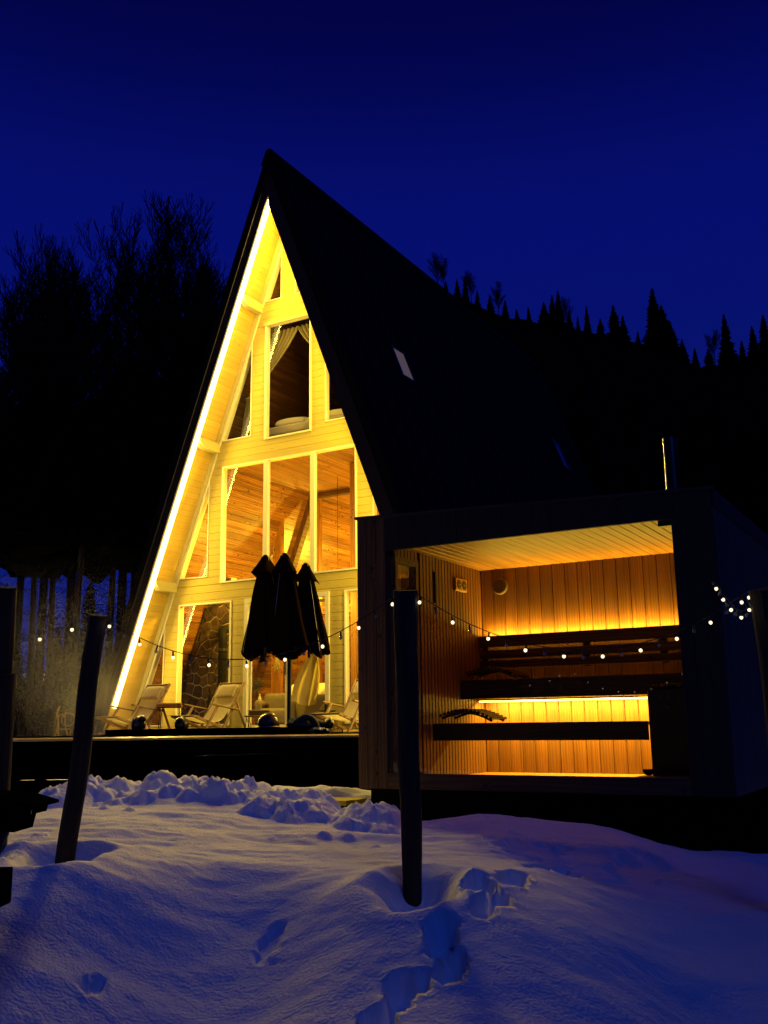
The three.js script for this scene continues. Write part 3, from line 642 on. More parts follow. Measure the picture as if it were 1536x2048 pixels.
/* ------------------------------------------------------------------ sauna */
{
  const X0 = 5.345, X1 = 8.494, XL = 5.705, XR = 8.2, ZB = 4.405, ZF = 6.28, YF = -0.37, YC = 1.68, YB = -0.42;
  const top = (x) => 1.966 + ((x - X0) / (X1 - X0)) * -0.125;
  const sauna = thing('sauna_cabin', 'dark timber sauna cabin with large glass front and lit benches', 'sauna');
  // front frame: wide upright boards at the left, board above and sill below, dark boards at the right
  const fr = sub(sauna, 'front_frame');
  for (const [a, b] of [[X0, 5.44], [5.4425, 5.54], [5.5425, 5.636]]) part(fr, 'upright_board', board([a, YB, ZF - 0.04], [b, top(a) - 0.01, ZF], 'y'), pick(M.saunaFrame));
  part(fr, 'reveal_board', board([5.6, -0.26, 5.99], [5.636, 1.68, ZF - 0.042], 'y'), M.saunaFrame[1]);
  part(fr, 'sill_board', board([5.64, YB, ZF - 0.045], [8.49, -0.292, ZF - 0.002]), M.saunaFrame[0]);
  for (let k = 0; k < 20; k++) { const a = 5.64 + k * 0.1425, b = Math.min(a + 0.1395, X1); part(fr, 'head_board', board([a, 1.636, ZF - 0.04], [b, top(b) - 0.012, ZF - 0.002], 'y'), pick(M.clad)); }
  for (const [a, b] of [[8.182, 8.285], [8.288, 8.39], [8.393, X1]]) part(fr, 'dark_board', board([a, YB, ZF - 0.04], [b, 1.633, ZF - 0.001], 'y'), pick(M.clad));
  part(fr, 'glass_front', new THREE.PlaneGeometry(2.54, 1.92).translate(6.912, 0.672, ZF - 0.05), M.glass);
  // outer walls
  const ws = sub(sauna, 'outer_wall');
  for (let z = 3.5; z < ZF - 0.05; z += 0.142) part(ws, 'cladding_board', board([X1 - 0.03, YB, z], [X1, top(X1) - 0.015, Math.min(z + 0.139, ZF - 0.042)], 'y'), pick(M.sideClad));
  for (let z = 3.5; z < ZF - 0.05; z += 0.142) { const b = Math.min(z + 0.139, ZF - 0.042); if (z < 5.72) part(ws, 'cladding_board', board([X0, YB, z], [X0 + 0.03, top(X0) - 0.012, b], 'y'), pick(M.clad)); else { part(ws, 'cladding_board', board([X0, 1.6, z], [X0 + 0.03, top(X0) - 0.012, b], 'y'), pick(M.clad)); part(ws, 'cladding_board', board([X0, YB, z], [X0 + 0.03, -0.28, b], 'y'), pick(M.clad)); } }
  part(ws, 'rear_panel', board([X0 + 0.03, YB, 3.46], [X1 - 0.03, 1.85, 3.5]), M.clad[0]);
  part(ws, 'core', merge([board([5.4, YB, 3.6], [5.68, 1.72, 5.72]), board([5.4, 1.62, 5.722], [5.68, 1.72, 6.2]), board([5.4, YB, 5.722], [5.68, -0.27, 6.2]), board([8.24, YB, 3.6], [8.46, 1.74, 6.2]), board([5.69, YB, 4.05], [8.23, 1.72, 4.36])]), M.clad[0]);
  part(sauna, 'roof', slab([[X0 - 0.015, 1.72], [X1 + 0.015, 1.71], [X1 + 0.015, top(X1)], [X0 - 0.015, top(X0)]], 3.42, ZF - 0.042), M.matte);
  part(sauna, 'roof_edge', slab([[X0 - 0.02, top(X0) - 0.012], [X1 + 0.02, top(X1) - 0.012], [X1 + 0.02, top(X1) + 0.012], [X0 - 0.02, top(X0) + 0.012]], ZF - 0.04, ZF + 0.012), M.matte);
  part(sauna, 'plinth', board([X0 + 0.05, -1.3, 3.55], [X1 - 0.05, YB - 0.004, ZF - 0.12]), M.hill);
  // inside
  const inn = sub(sauna, 'interior');
  part(inn, 'floor', board([5.69, YF - 0.03, 4.4], [8.23, YF, ZF - 0.06]), M.saunaCeil[2]);
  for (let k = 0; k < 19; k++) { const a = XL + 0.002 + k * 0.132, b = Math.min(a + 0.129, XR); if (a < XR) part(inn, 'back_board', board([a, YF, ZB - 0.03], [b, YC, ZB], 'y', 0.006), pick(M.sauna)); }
  for (let k = 0; k < 24; k++) { const a = ZB + k * 0.0645, b = a + 0.054; if (b < 5.79) part(inn, 'wall_slat', board([XL - 0.024, YF, a], [XL, YC, b], 'y', 0.004), pick(M.sauna)); }
  for (let k = 0; k < 7; k++) { const a = 5.797 + k * 0.0645; part(inn, 'wall_slat', board([XL - 0.024, 1.6, a], [XL, YC, Math.min(a + 0.054, 6.22)], 'y', 0.004), pick(M.sauna)); }
  part(inn, 'wall_backing', board([XL - 0.03, YF, ZB], [XL - 0.025, YC, 5.79]), M.bench[0]);
  for (let k = 0; k < 18; k++) { const a = ZB + k * 0.101; part(inn, 'wall_board', board([XR, YF, a], [XR + 0.025, YC, a + 0.098], 'y'), pick(M.sauna)); }
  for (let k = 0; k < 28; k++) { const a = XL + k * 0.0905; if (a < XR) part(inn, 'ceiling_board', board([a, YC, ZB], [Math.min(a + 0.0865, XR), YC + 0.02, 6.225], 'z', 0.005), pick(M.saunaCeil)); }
  // narrow glazed opening in the left wall, beside the front
  const so = sub(sauna, 'side_window');
  part(so, 'frame', merge([board([5.63, 1.54, 5.79], [5.712, 1.598, 6.225], 'z'), board([5.63, -0.3, 5.79], [5.712, -0.24, 6.225], 'z'), board([5.63, -0.24, 5.79], [5.712, 1.54, 5.845], 'y'), board([5.637, -0.24, 6.17], [5.712, 1.54, 6.225], 'y')]), M.saunaFrame[2]);
  part(so, 'pane', new THREE.PlaneGeometry(0.325, 1.78).rotateY(Math.PI / 2).translate(5.675, 0.65, 6.0075), M.glass);
  // benches
  const bench = (name, y1, y0, zf, zb, xa, xb, n) => {
    const b = sub(sauna, name);
    part(b, 'front_board', board([xa, y0, zf - 0.03], [xb, y1, zf]), M.bench[0]);
    for (let k = 0; k < n; k++) { const w = (zf - 0.034 - zb) / n, a = zb + k * w; part(b, 'seat_slat', board([xa, y1 - 0.032, a], [xb, y1 - 0.004, a + w - 0.012]), pick(M.bench)); }
    return b;
  };
  bench('upper_bench', 0.525, 0.345, 5.0, 4.5, 5.72, XR, 5);
  bench('lower_bench', 0.118, -0.035, 5.585, 4.98, 5.72, 7.7, 6);
  const br = sub(sauna, 'backrest');
  for (const [y0, y1] of [[0.87, 0.985], [0.755, 0.838], [0.655, 0.733]]) part(br, 'rail', board([5.715, y0, 4.475], [XR, y1, 4.5]), M.bench[1]);
  for (const x of [5.76, 6.84, 7.59]) part(br, 'bracket', board([x - 0.035, 0.64, 4.44], [x + 0.035, 0.98, 4.474], 'y'), M.bench[0]);
  // lamps: a strip behind the backrest shining up, one under the upper bench shining down
  part(sauna, 'led_strip', board([5.74, 0.96, 4.446], [XR - 0.02, 0.978, 4.468]), M_SLED);
  strip(V(6.96, 0.982, 4.457), V(1, 0, 0), V(0, 1, 0), 2.4, 0.02, SAUNA_LED.color, SAUNA_LED.back);
  part(sauna, 'led_strip', board([5.74, 0.318, 4.589], [XR - 0.02, 0.33, 4.611]), M_SLED);
  strip(V(6.96, 0.314, 4.6), V(1, 0, 0), V(0, -1, -0.35), 2.4, 0.02, SAUNA_LED.color, SAUNA_LED.seat);
  part(sauna, 'led_channel', board([5.73, 0.331, 4.57], [XR, 0.345, 4.63]), M.saunaCeil[1]);
  part(sauna, 'sensor_box', board([8.06, 1.6, 6.1], [8.17, 1.678, 6.2]), M.black);

  // things in the sauna
  const g1 = thing('sauna_gauge', 'pale twin-dial thermometer and humidity gauge on the left sauna wall', 'gauge', [XL + 0.002, 1.47, 4.93]);
  part(g1, 'plate', board([0, -0.065, -0.125], [0.03, 0.065, 0.125], 'z', 0.01), M.saunaCeil[3]);
  for (const z of [-0.058, 0.058]) { const d = part(g1, 'dial', new THREE.CylinderGeometry(0.044, 0.044, 0.008, 24).rotateZ(Math.PI / 2).translate(0.033, 0, z), M.bench[0]); part(d, 'needle', board([0.037, -0.002, z - 0.02], [0.039, 0.002, z + 0.02], 'z', 0.0005), M.linen); }
  const th = single('wall_thermometer', board([XL, 1.24, 5.44], [XL + 0.02, 1.54, 5.48], 'y', 0.006), M.black, 'slim black upright thermometer on the left sauna wall', 'thermometer');
  const vent = thing('round_air_vent', 'round wooden air vent high on the sauna back wall', 'air vent', [5.93, 1.5, ZB + 0.001]);
  part(vent, 'ring', new THREE.TorusGeometry(0.07, 0.02, 10, 28).translate(0, 0, 0.015), M.saunaFrame[1]);
  part(vent, 'disc', new THREE.CylinderGeometry(0.058, 0.058, 0.03, 24).rotateX(Math.PI / 2).translate(0, 0, 0.02), M.bench[2]);
  const rest = (x, y, z, where) => { // arched slatted headrest
    const h = thing('slatted_headrest', 'arched slatted wooden headrest on the ' + where + ' sauna bench', 'headrest', [x, y, z]);
    for (let k = 0; k < 14; k++) { const t = k / 13, a = 0.02 + t * 0.5, yy = 0.105 * Math.pow(Math.sin(Math.PI * Math.min(1, 0.16 + t * 0.78)), 0.8); part(h, 'slat', board([a, yy - 0.012, -0.17], [a + 0.026, yy + 0.012, 0.17], 'z', 0.006), pick(M.bench)); }
    for (const zz of [-0.13, 0.13]) part(h, 'rail', tube(Array.from({ length: 8 }, (_, i) => { const t = i / 7; return V(0.03 + t * 0.5, 0.105 * Math.pow(Math.sin(Math.PI * Math.min(1, 0.16 + t * 0.78)), 0.8) - 0.024, zz); }), 0.011, 14, 6), M.bench[0]);
  };
  rest(5.74, 0.13, 5.36, 'lower'); rest(5.74, 0.535, 4.78, 'upper');
  const ht = thing('sauna_heater', 'black box-shaped sauna heater at the right end of the benches', 'heater', [7.95, YF, 5.3]);
  part(ht, 'casing', board([-0.235, 0.03, -0.22], [0.235, 0.74, 0.3], 'y', 0.012), M.black);
  part(ht, 'rim', ring([[-0.24, -0.225], [0.24, -0.225], [0.24, 0.305], [-0.24, 0.305]], 0.03, 0.74, 0.755).rotateX(Math.PI / 2).scale(1, -1, 1), M.iron);
  for (const [x, z] of [[-0.2, -0.18], [0.2, -0.18], [-0.2, 0.26], [0.2, 0.26]]) part(ht, 'leg', new THREE.CylinderGeometry(0.015, 0.015, 0.03, 8).translate(x, 0.015, z), M.iron);
  const sr = mulberry(5), hs = [];
  for (let k = 0; k < 60; k++) hs.push(new THREE.IcosahedronGeometry(rr(0.03, 0.05, sr), 0).scale(1, 0.8, 1.2).rotateY(sr() * 6).translate(rr(-0.17, 0.17, sr), 0.755 + rr(-0.02, 0.02, sr), rr(-0.16, 0.24, sr)));
  const hp = part(ht, 'heater_stones', merge(hs), M.matte); hp.userData.kind = 'stuff';
  const bl = single('floor_block', board([7.655, YF + 0.001, 5.66], [8.17, YF + 0.06, 5.95]), M.bench[2], 'low dark wooden block on the sauna floor before the heater', 'block');
  const pail = thing('ladle', 'small dark ladle lying on the wooden block in the sauna', 'ladle', [7.74, YF + 0.062, 5.78]);
  part(pail, 'bowl', new THREE.SphereGeometry(0.05, 16, 8, 0, Math.PI * 2, Math.PI / 2, Math.PI / 2).translate(0, 0.05, 0), M.iron);
  part(pail, 'handle', rod(V(0.03, 0.05, 0), V(0.12, 0.085, -0.1), 0.008), M.beam);
  // flue on the roof
  const fp = thing('flue_pipe', 'shiny metal flue pipe standing on the sauna roof', 'flue pipe', [7.9, 1.72, 4.95]);
  part(fp, 'pipe', new THREE.CylinderGeometry(0.066, 0.066, 0.93, 28).translate(0, 0.465, 0), M.steel);
  part(fp, 'flashing', new THREE.CylinderGeometry(0.07, 0.16, 0.3, 24).translate(0, 0.2, 0), M.matte);
  part(fp, 'collar', new THREE.CylinderGeometry(0.068, 0.068, 0.03, 28).translate(0, 0.9, 0), M.steel);
}

/* ------------------------------------------------------------------ deck, step, walkway */
const flat = (poly, y0, y1) => { // outline given as [s, d] pairs, made into a level slab
  const g = slab(poly.map(([s, d]) => [s, d]), y0, y1), p = g.attributes.position, n = g.attributes.normal;
  for (let i = 0; i < p.count; i++) { const q = gp(p.getX(i), p.getY(i), p.getZ(i)), a = n.getX(i), b = n.getY(i), c = n.getZ(i); p.setXYZ(i, q.x, q.y, q.z); n.setXYZ(i, RT.x * a + FW.x * b, c, RT.z * a + FW.z * b); }
  // the frame (s, d, up) is left-handed: turn the triangles round
  for (let i = 0; i < p.count; i += 3) for (const at of [p, n, g.attributes.uv]) for (let k = 0; k < at.itemSize; k++) { const t = at.array[(i + 1) * at.itemSize + k]; at.array[(i + 1) * at.itemSize + k] = at.array[(i + 2) * at.itemSize + k]; at.array[(i + 2) * at.itemSize + k] = t; }
  return g;
};
const TUB = { s0: -3.78, s1: -1.16, d0: 13.46, d1: 15.0 };
{
  const deck = thing('wooden_deck', 'wooden deck before the cabin, level with the eye', 'deck');
  const D0 = 13.2, wallLine = (p) => cut(p, 0, 0, 0);
  // z = 0.05 in (s, d): EYE.z + RT.z s + FW.z d >= 0.05
  const clipWall = (p) => cut(p, -RT.z, -FW.z, EYE.z - 0.045);
  for (let k = 0; k < 56; k++) {
    const a = D0 + k * 0.145, b = a + 0.14, left = -5.35 + Math.max(0, a - D0) * 0.1;
    const spans = a < TUB.d1 && b > TUB.d0 ? [[left, TUB.s0], [TUB.s1, 1.6]] : [[left, 1.6]];
    for (const [l, r] of spans) {
      let p = clipWall([[l, a], [r, a], [r, b], [l, b]]);
      p = cut(p, RT.x, FW.x, 5.2 - EYE.x);
      if (p.length > 2 && areaOf(p) > 0.02) part(deck, 'deck_board', flat(p, -0.03, rr(-0.0015, 0)), pick(M.deck));
    }
  }
  for (let k = 0; k < 5; k++) part(deck, 'fascia_board', flat([[-5.35, D0 - 0.03], [1.2, D0 - 0.03], [1.2, D0 - 0.003], [-5.35, D0 - 0.003]], -0.035 - (k + 1) * 0.165, -0.04 - k * 0.165), M.deckDark);
  { const g = flat([[-5.37, D0 - 0.12], [1.2, D0 - 0.12], [1.2, D0 - 0.004], [-5.37, D0 - 0.004]], -0.03, -0.003), p = g.attributes.position; // drip edge, falling slightly to the front
    for (let i = 0; i < p.count; i++) { const d = toSD(p.getX(i), p.getZ(i))[1]; p.setY(i, p.getY(i) - (D0 - d) * 0.14); }
    g.computeVertexNormals(); part(deck, 'edge_board', g, M.deck[1]); }
  part(deck, 'side_board', flat([[-5.38, D0], [-5.352, D0], [-4.75, 19.2], [-4.78, 19.2]], -0.6, -0.004), M.deckDark);
  for (const s of [-4.6, -2.8, -1, 0.6]) part(deck, 'support_post', flat([[s, D0 + 0.1], [s + 0.12, D0 + 0.1], [s + 0.12, D0 + 0.22], [s, D0 + 0.22]], -1.4, -0.04), M.deckDark);
  const step = thing('wooden_step', 'long dark wooden step below the deck edge, left of the sauna', 'step');
  part(step, 'tread', flat([[-2.2, 11.32], [-0.42, 13.1], [-0.6, 13.15], [-2.3, 12.4]], -0.265, -0.222), M.deckDark);
  part(step, 'tread_edge', flat([[-2.26, 11.15], [-0.3, 13.1], [-0.42, 13.1], [-2.2, 11.32]], -0.265, -0.22), M.deck[2]);
  part(step, 'riser', flat([[-2.24, 11.19], [-0.3, 13.13], [-0.32, 13.16], [-2.26, 11.22]], -0.75, -0.267), M.deckDark);
  part(step, 'riser', flat([[-2.24, 11.19], [-2.2, 11.22], [-2.24, 12.4], [-2.28, 12.4]], -0.75, -0.268), M.deckDark);
  const walk = thing('plank_walkway', 'low plank walkway lit yellow beside the sauna, half under snow', 'walkway', [0, 0, 0]);
  for (let k = 0; k < 5; k++) part(walk, 'plank', board([3.2, -0.61, 5.2 + k * 0.135], [4.95 + 0.02 * (k % 2), -0.565, 5.2 + k * 0.135 + 0.128]), M.siding[k % 4]);
  part(walk, 'joist', merge([board([3.3, -0.95, 5.25], [3.4, -0.612, 5.8], 'z'), board([4.75, -0.95, 5.25], [4.85, -0.612, 5.8], 'z')]), M.deckDark);
  const sg = new THREE.PlaneGeometry(1.8, 0.4, 40, 12).rotateX(-Math.PI / 2), sp = sg.attributes.position;
  for (let i = 0; i < sp.count; i++) { const u = Math.abs(sp.getX(i)) / 0.9, v = Math.abs(sp.getZ(i)) / 0.2; sp.setY(i, 0.1 * Math.sqrt(Math.max(0, 1 - Math.max(u, v) ** 3)) * (0.75 + fbm(sp.getX(i) * 4, sp.getZ(i) * 4, 1, 3)) - 0.01); }
  sg.computeVertexNormals();
  single('snow_ridge', sg.translate(4.1, -0.565, 5.3), M.snow, 'low ridge of snow left on the plank walkway', null, null, 'structure');
}

/* ------------------------------------------------------------------ hot tub and bathers */
const rounded = (s0, s1, d0, d1, r, n = 6) => { const o = []; for (const [cx, cy, a0] of [[s1 - r, d0 + r, -Math.PI / 2], [s1 - r, d1 - r, 0], [s0 + r, d1 - r, Math.PI / 2], [s0 + r, d0 + r, Math.PI]]) for (let i = 0; i <= n; i++) { const a = a0 + (i / n) * (Math.PI / 2); o.push([cx + r * Math.cos(a), cy + r * Math.sin(a)]); } return o; };
{
  const tub = thing('hot_tub', 'sunken hot tub with a smooth low rim at the deck edge', 'hot tub');
  const O = rounded(TUB.s0, TUB.s1, TUB.d0, TUB.d1, 0.12), I = rounded(TUB.s0 + 0.16, TUB.s1 - 0.16, TUB.d0 + 0.16, TUB.d1 - 0.16, 0.12), rim = [];
  for (let i = 0; i < O.length; i++) { const j = (i + 1) % O.length; rim.push(flat([O[i], O[j], I[j], I[i]], -0.03, 0.088)); }
  part(tub, 'rim', merge(rim), M.tub);
  const wl = [];
  for (let i = 0; i < O.length; i++) { const j = (i + 1) % O.length, q = (p) => [p[0] * 1, p[1]]; wl.push(flat([O[i], O[j], I[j], I[i]], -0.85, -0.032)); }
  part(tub, 'shell', merge(wl), M.tub);
  part(tub, 'floor', flat(O, -0.9, -0.86), M.tub);
  part(tub, 'water', flat(rounded(TUB.s0 + 0.16, TUB.s1 - 0.16, TUB.d0 + 0.16, TUB.d1 - 0.16, 0.12), -0.02, 0.02), M.water);
}
function bather(name, label, s, d, turn, k, bun) {
  const p = gp(s, d, 0), t = thing(name, label, 'person', [p.x, 0, p.z], turn);
  // rings from the ribs to the crown: height, half width, half depth, shift forward (+z is where the person looks)
  const R = [[-0.42, 0.14, 0.1, 0], [-0.3, 0.17, 0.11, 0], [-0.17, 0.19, 0.1, 0], [-0.11, 0.17, 0.085, -0.01], [-0.08, 0.1, 0.07, -0.005], [-0.05, 0.06, 0.06, 0], [0, 0.053, 0.057, 0.01], [0.03, 0.06, 0.075, 0.03], [0.055, 0.068, 0.088, 0.022], [0.09, 0.073, 0.093, 0.014], [0.12, 0.076, 0.096, 0.008], [0.16, 0.077, 0.098, 0], [0.2, 0.07, 0.09, -0.004], [0.23, 0.05, 0.066, -0.006], [0.245, 0.025, 0.03, -0.006], [0.249, 0.002, 0.002, -0.006]];
  const n = 28, pos = [], idx = [];
  for (const [y, w, dz, sh] of R) for (let i = 0; i < n; i++) {
    const a = (i / n) * Math.PI * 2, c = Math.cos(a), q = Math.sin(a);
    let z = q * dz + sh;
    if (q > 0.96 && y > 0.085 && y < 0.13) z += 0.022; // nose
    if (q > 0.7 && q < 0.93 && y > 0.115 && y < 0.13) z -= 0.008; // eye sockets
    let x = c * w;
    if (Math.abs(c) > 0.97 && y > 0.085 && y < 0.13) x *= 1.13; // ears
    pos.push(x * k, (y - 0.03) * k + 0.02, z * k);
  }
  for (let j = 0; j < R.length - 1; j++) for (let i = 0; i < n; i++) { const a = j * n + i, b = j * n + ((i + 1) % n); idx.push(a, a + n, b, b, a + n, b + n); }
  const g = new THREE.BufferGeometry();
  g.setAttribute('position', new THREE.Float32BufferAttribute(pos, 3)); g.setIndex(idx); g.computeVertexNormals();
  part(t, 'body', g, M.skin);
  const hg = new THREE.SphereGeometry(0.1 * k, 28, 20), hp = hg.attributes.position;
  for (let i = 0; i < hp.count; i++) {
    const x = hp.getX(i) / k, y = hp.getY(i) / k, z = hp.getZ(i) / k, front = smooth(0.02, 0.09, z), st = 1 + 0.03 * Math.sin(Math.atan2(z, x) * 24 + y * 20) + 0.06 * noise(x * 18, y * 18, z * 18);
    hp.setXYZ(i, x * 0.93 * st * k, ((y < 0 ? y * (1.25 - 1.2 * front) + 0.05 * front : y * 1.02) + 0.125) * k + 0.02, (z * 1.1 * st - 0.008 - 0.015 * front) * k);
  }
  hg.computeVertexNormals();
  const hair = part(t, 'hair', hg, M.hair);
  if (bun) { part(t, 'hair_bun', new THREE.SphereGeometry(0.048 * k, 16, 12).scale(1.2, 0.9, 1).translate(-0.085 * k, 0.215 * k, -0.03), M.hair); }
  return t;
}
bather('person', 'person with dark hair in a bun, head above the hot tub rim', -3.36, 13.72, FACING + 2.5, 1.05, true);
bather('person', 'person with smooth dark hair, back of head above the hot tub rim', -2.79, 13.74, FACING + 3.25, 1.03, false);

/* ------------------------------------------------------------------ furniture on the deck */
function deckChair(label, s, d, turn) {
  const p = gp(s, d, 0), t = thing('deck_chair', label, 'deck chair', [p.x, 0, p.z], turn);
  const W = 0.29, A = (x, y, z) => V(x, y, z);
  for (const z of [-W, W]) {
    part(t, 'back_rail', bar(A(-0.53, 0.8, z), A(-0.1, 0.05, z), 0.028, 0.045), M.chairWood);
    part(t, 'seat_rail', bar(A(0.44, 0.27, z * 0.93), A(-0.24, 0.05, z * 0.93), 0.028, 0.045), M.chairWood);
    part(t, 'leg', bar(A(0.3, 0.0, z * 1.07), A(0.02, 0.43, z * 1.07), 0.026, 0.04), M.chairWood);
    part(t, 'rear_leg', bar(A(-0.36, 0.5, z * 1.07), A(-0.58, 0.0, z * 1.07), 0.024, 0.034), M.chairWood);
    part(t, 'armrest', bar(A(0.2, 0.46, z * 1.12), A(-0.4, 0.36, z * 1.12), 0.055, 0.022), M.chairWood);
    part(t, 'foot_rail', bar(A(0.4, 0.02, z), A(-0.34, 0.02, z), 0.025, 0.035), M.chairWood);
  }
  part(t, 'crossbar', bar(A(0.44, 0.27, -W), A(0.44, 0.27, W), 0.05, 0.028, V(1, 0, 0)), M.chairWood);
  part(t, 'crossbar', bar(A(-0.525, 0.79, -W), A(-0.525, 0.79, W), 0.03, 0.03, V(0, 1, 0)), M.chairWood);
  part(t, 'crossbar', bar(A(-0.56, 0.05, -W), A(-0.56, 0.05, W), 0.025, 0.025, V(0, 1, 0)), M.chairWood);
  const c = new THREE.CatmullRomCurve3([A(-0.525, 0.79, 0), A(-0.36, 0.52, 0), A(-0.2, 0.29, 0), A(-0.08, 0.185, 0), A(0.08, 0.19, 0), A(0.26, 0.235, 0), A(0.44, 0.275, 0)]);
  const g = new THREE.PlaneGeometry(1, 1, 10, 40), q = g.attributes.position;
  for (let i = 0; i < q.count; i++) { const u = q.getX(i), v = 0.5 - q.getY(i), r = c.getPoint(v); q.setXYZ(i, r.x + 0.01 * Math.sin(v * 20) * u, r.y - 0.035 * (1 - 4 * u * u) * Math.sin(v * Math.PI) + 0.012, u * 0.5); }
  g.computeVertexNormals();
  part(t, 'sling', g, M.canvas);
  part(t, 'pillow', softBox(0.24, 0.075, 0.44, 0.03, 0.12).rotateZ(-1.02).translate(-0.405, 0.655, 0), M.canvas);
  return t;
}
const aim = (a) => Math.atan2(-(RT.z * -Math.cos(a) - FW.z * Math.sin(a)), RT.x * -Math.cos(a) - FW.x * Math.sin(a)); // a: turn from facing left towards the garden
deckChair('canvas deck chair at the left end of the deck, in steam', -4.12, 16.2, aim(0.85));
deckChair('canvas deck chair before the stone wall window', -2.85, 15.9, aim(0.85));
deckChair('canvas deck chair beside the sauna, cut off by its corner', -0.6, 15.2, aim(0.85));
{
  const p = gp(-3.5, 16.25, 0), t = thing('slab_table', 'small table with thick wooden top between the two left deck chairs', 'side table', [p.x, 0, p.z], FACING + 0.1);
  part(t, 'top', board([-0.19, 0.41, -0.17], [0.19, 0.49, 0.17], 'x', 0.014), M.pine[1]);
  for (const [x, z] of [[-0.14, -0.11], [0.14, -0.11], [-0.14, 0.11], [0.14, 0.11]]) part(t, 'leg', rod(V(x * 1.15, 0, z * 1.15), V(x, 0.41, z), 0.008), M.iron);
  const q = gp(-2.03, 15.9, 0), b = thing('wire_leg_table', 'low dark table on thin wire legs before the sliding door', 'side table', [q.x, 0, q.z], FACING + 0.25);
  part(b, 'top', board([-0.2, 0.245, -0.17], [0.2, 0.27, 0.17]), M.beam);
  for (const [x, z] of [[-0.18, -0.15], [0.18, -0.15], [-0.18, 0.15], [0.18, 0.15]]) { part(b, 'leg', rod(V(x, 0, z), V(x * 0.9, 0.246, z), 0.006), M.iron); part(b, 'leg', rod(V(x * 0.55, 0, z), V(x * 0.9, 0.246, z), 0.006), M.iron); }
  const bx = single('dark_box', board([-0.15, 0, -0.1], [0.17, 0.085, 0.1], 'x', 0.012), M.bench[0], 'dark box lying on the wire-leg table', 'box');
  bx.position.set(q.x, 0.272, q.z); bx.rotation.y = FACING + 0.2;
  const u = gp(-0.98, 16.4, 0), e = thing('little_table', 'little dark table beside the right deck chair, with a cup on it', 'side table', [u.x, 0, u.z], FACING);
  part(e, 'top', new THREE.CylinderGeometry(0.15, 0.15, 0.02, 20).translate(0, 0.33, 0), M.black);
  for (let k = 0; k < 3; k++) part(e, 'leg', rod(V(0.14 * Math.cos(k * 2.1), 0, 0.14 * Math.sin(k * 2.1)), V(0.04 * Math.cos(k * 2.1), 0.33, 0.04 * Math.sin(k * 2.1)), 0.01), M.black);
  const cup = single('cup', new THREE.LatheGeometry([[0, 0], [0.035, 0], [0.042, 0.1], [0.038, 0.1], [0.032, 0.01], [0, 0.01]].map((a) => new THREE.Vector2(...a)), 18), M.black, 'black cup on the little table beside the right deck chair', 'cup');
  cup.position.set(u.x, 0.342, u.z);
}
{ // closed parasol with three canopies on one pole
  const p = gp(-1.38, 14.25, 0), t = thing('closed_parasol', 'closed dark parasol with three folded canopies on a single pole', 'parasol', [p.x, 0, p.z], FACING);
  part(t, 'pole', new THREE.CylinderGeometry(0.028, 0.032, 2.3, 16).translate(0, 1.15, 0), M.matte);
  part(t, 'base', board([-0.34, 0.001, -0.34], [0.34, 0.06, 0.34], 'x', 0.01), M.black);
  part(t, 'carrier', board([-0.36, 2.22, -0.02], [0.26, 2.27, 0.02]), M.black);
  const canopy = (x, z, yt, yb, rb, seed, lean) => {
    const g = new THREE.PlaneGeometry(1, 1, 72, 44), q = g.attributes.position;
    for (let i = 0; i < q.count; i++) {
      const a = (q.getX(i) + 0.5) * Math.PI * 2, v = 0.5 - q.getY(i);
      const base = 0.05 + (rb - 0.05) * Math.pow(v, 0.85), fold = 1 + (0.1 + 0.16 * v) * Math.pow(Math.abs(Math.sin(a * 4 + seed + 0.6 * v)), 0.6) - 0.14 * v + 0.08 * noise(a * 1.5, v * 3, seed);
      const r = base * fold, y = yt + (yb - yt) * v + v * v * 0.07 * Math.cos(a * 4 + seed * 2) + 0.05 * v * Math.sin(a + seed);
      q.setXYZ(i, x + lean * v + r * Math.cos(a), y, z + r * Math.sin(a) * 0.9);
    }
    g.computeVertexNormals();
    const c = part(t, 'canopy', g, M.canopy);
    const vg = new THREE.PlaneGeometry(1, 1, 48, 10), w = vg.attributes.position;
    for (let i = 0; i < w.count; i++) { const a = (w.getX(i) + 0.5) * Math.PI * 2, v = 0.5 - w.getY(i), r = (0.035 + 0.14 * Math.pow(v, 0.9)) * (1 + 0.2 * v * Math.pow(Math.abs(Math.cos(a * 2 + seed)), 3)); w.setXYZ(i, x + r * Math.cos(a), yt + 0.012 - 0.27 * v + 0.03 * v * Math.cos(a * 4 + seed), z + r * Math.sin(a)); }
    vg.computeVertexNormals();
    part(c, 'vent_flap', vg, M.canopy);
    part(c, 'finial', new THREE.SphereGeometry(0.03, 14, 10).scale(1.3, 0.8, 1.3).translate(x, yt + 0.012, z), M.matte);
    for (const b of [0.4, 2.5, 4.4]) { const pts = []; for (let k = 0; k <= 8; k++) { const v = k / 8; pts.push(V(x + lean * v + (0.055 + (rb * 1.06 - 0.055) * Math.pow(v, 0.85)) * Math.cos(b + seed), yt + (yb - yt) * v, z + (0.055 + (rb * 1.06 - 0.055) * Math.pow(v, 0.85)) * Math.sin(b + seed) * 0.9)); } part(c, 'seam', tube(pts, 0.004, 16, 4), M.piping); }
    part(c, 'tie_strap', board([x + lean - 0.02, yb - 0.09, z + rb * 0.8], [x + lean + 0.02, yb + 0.06, z + rb * 0.84], 'y', 0.003), M.beam);
  };
  canopy(-0.36, 0.02, 2.52, 1.13, 0.34, 0.3, 0.05);
  canopy(-0.065, 0.16, 2.52, 1.1, 0.34, 1.7, 0.04);
  canopy(0.225, -0.02, 2.4, 1.13, 0.27, 2.9, 0.07);
}
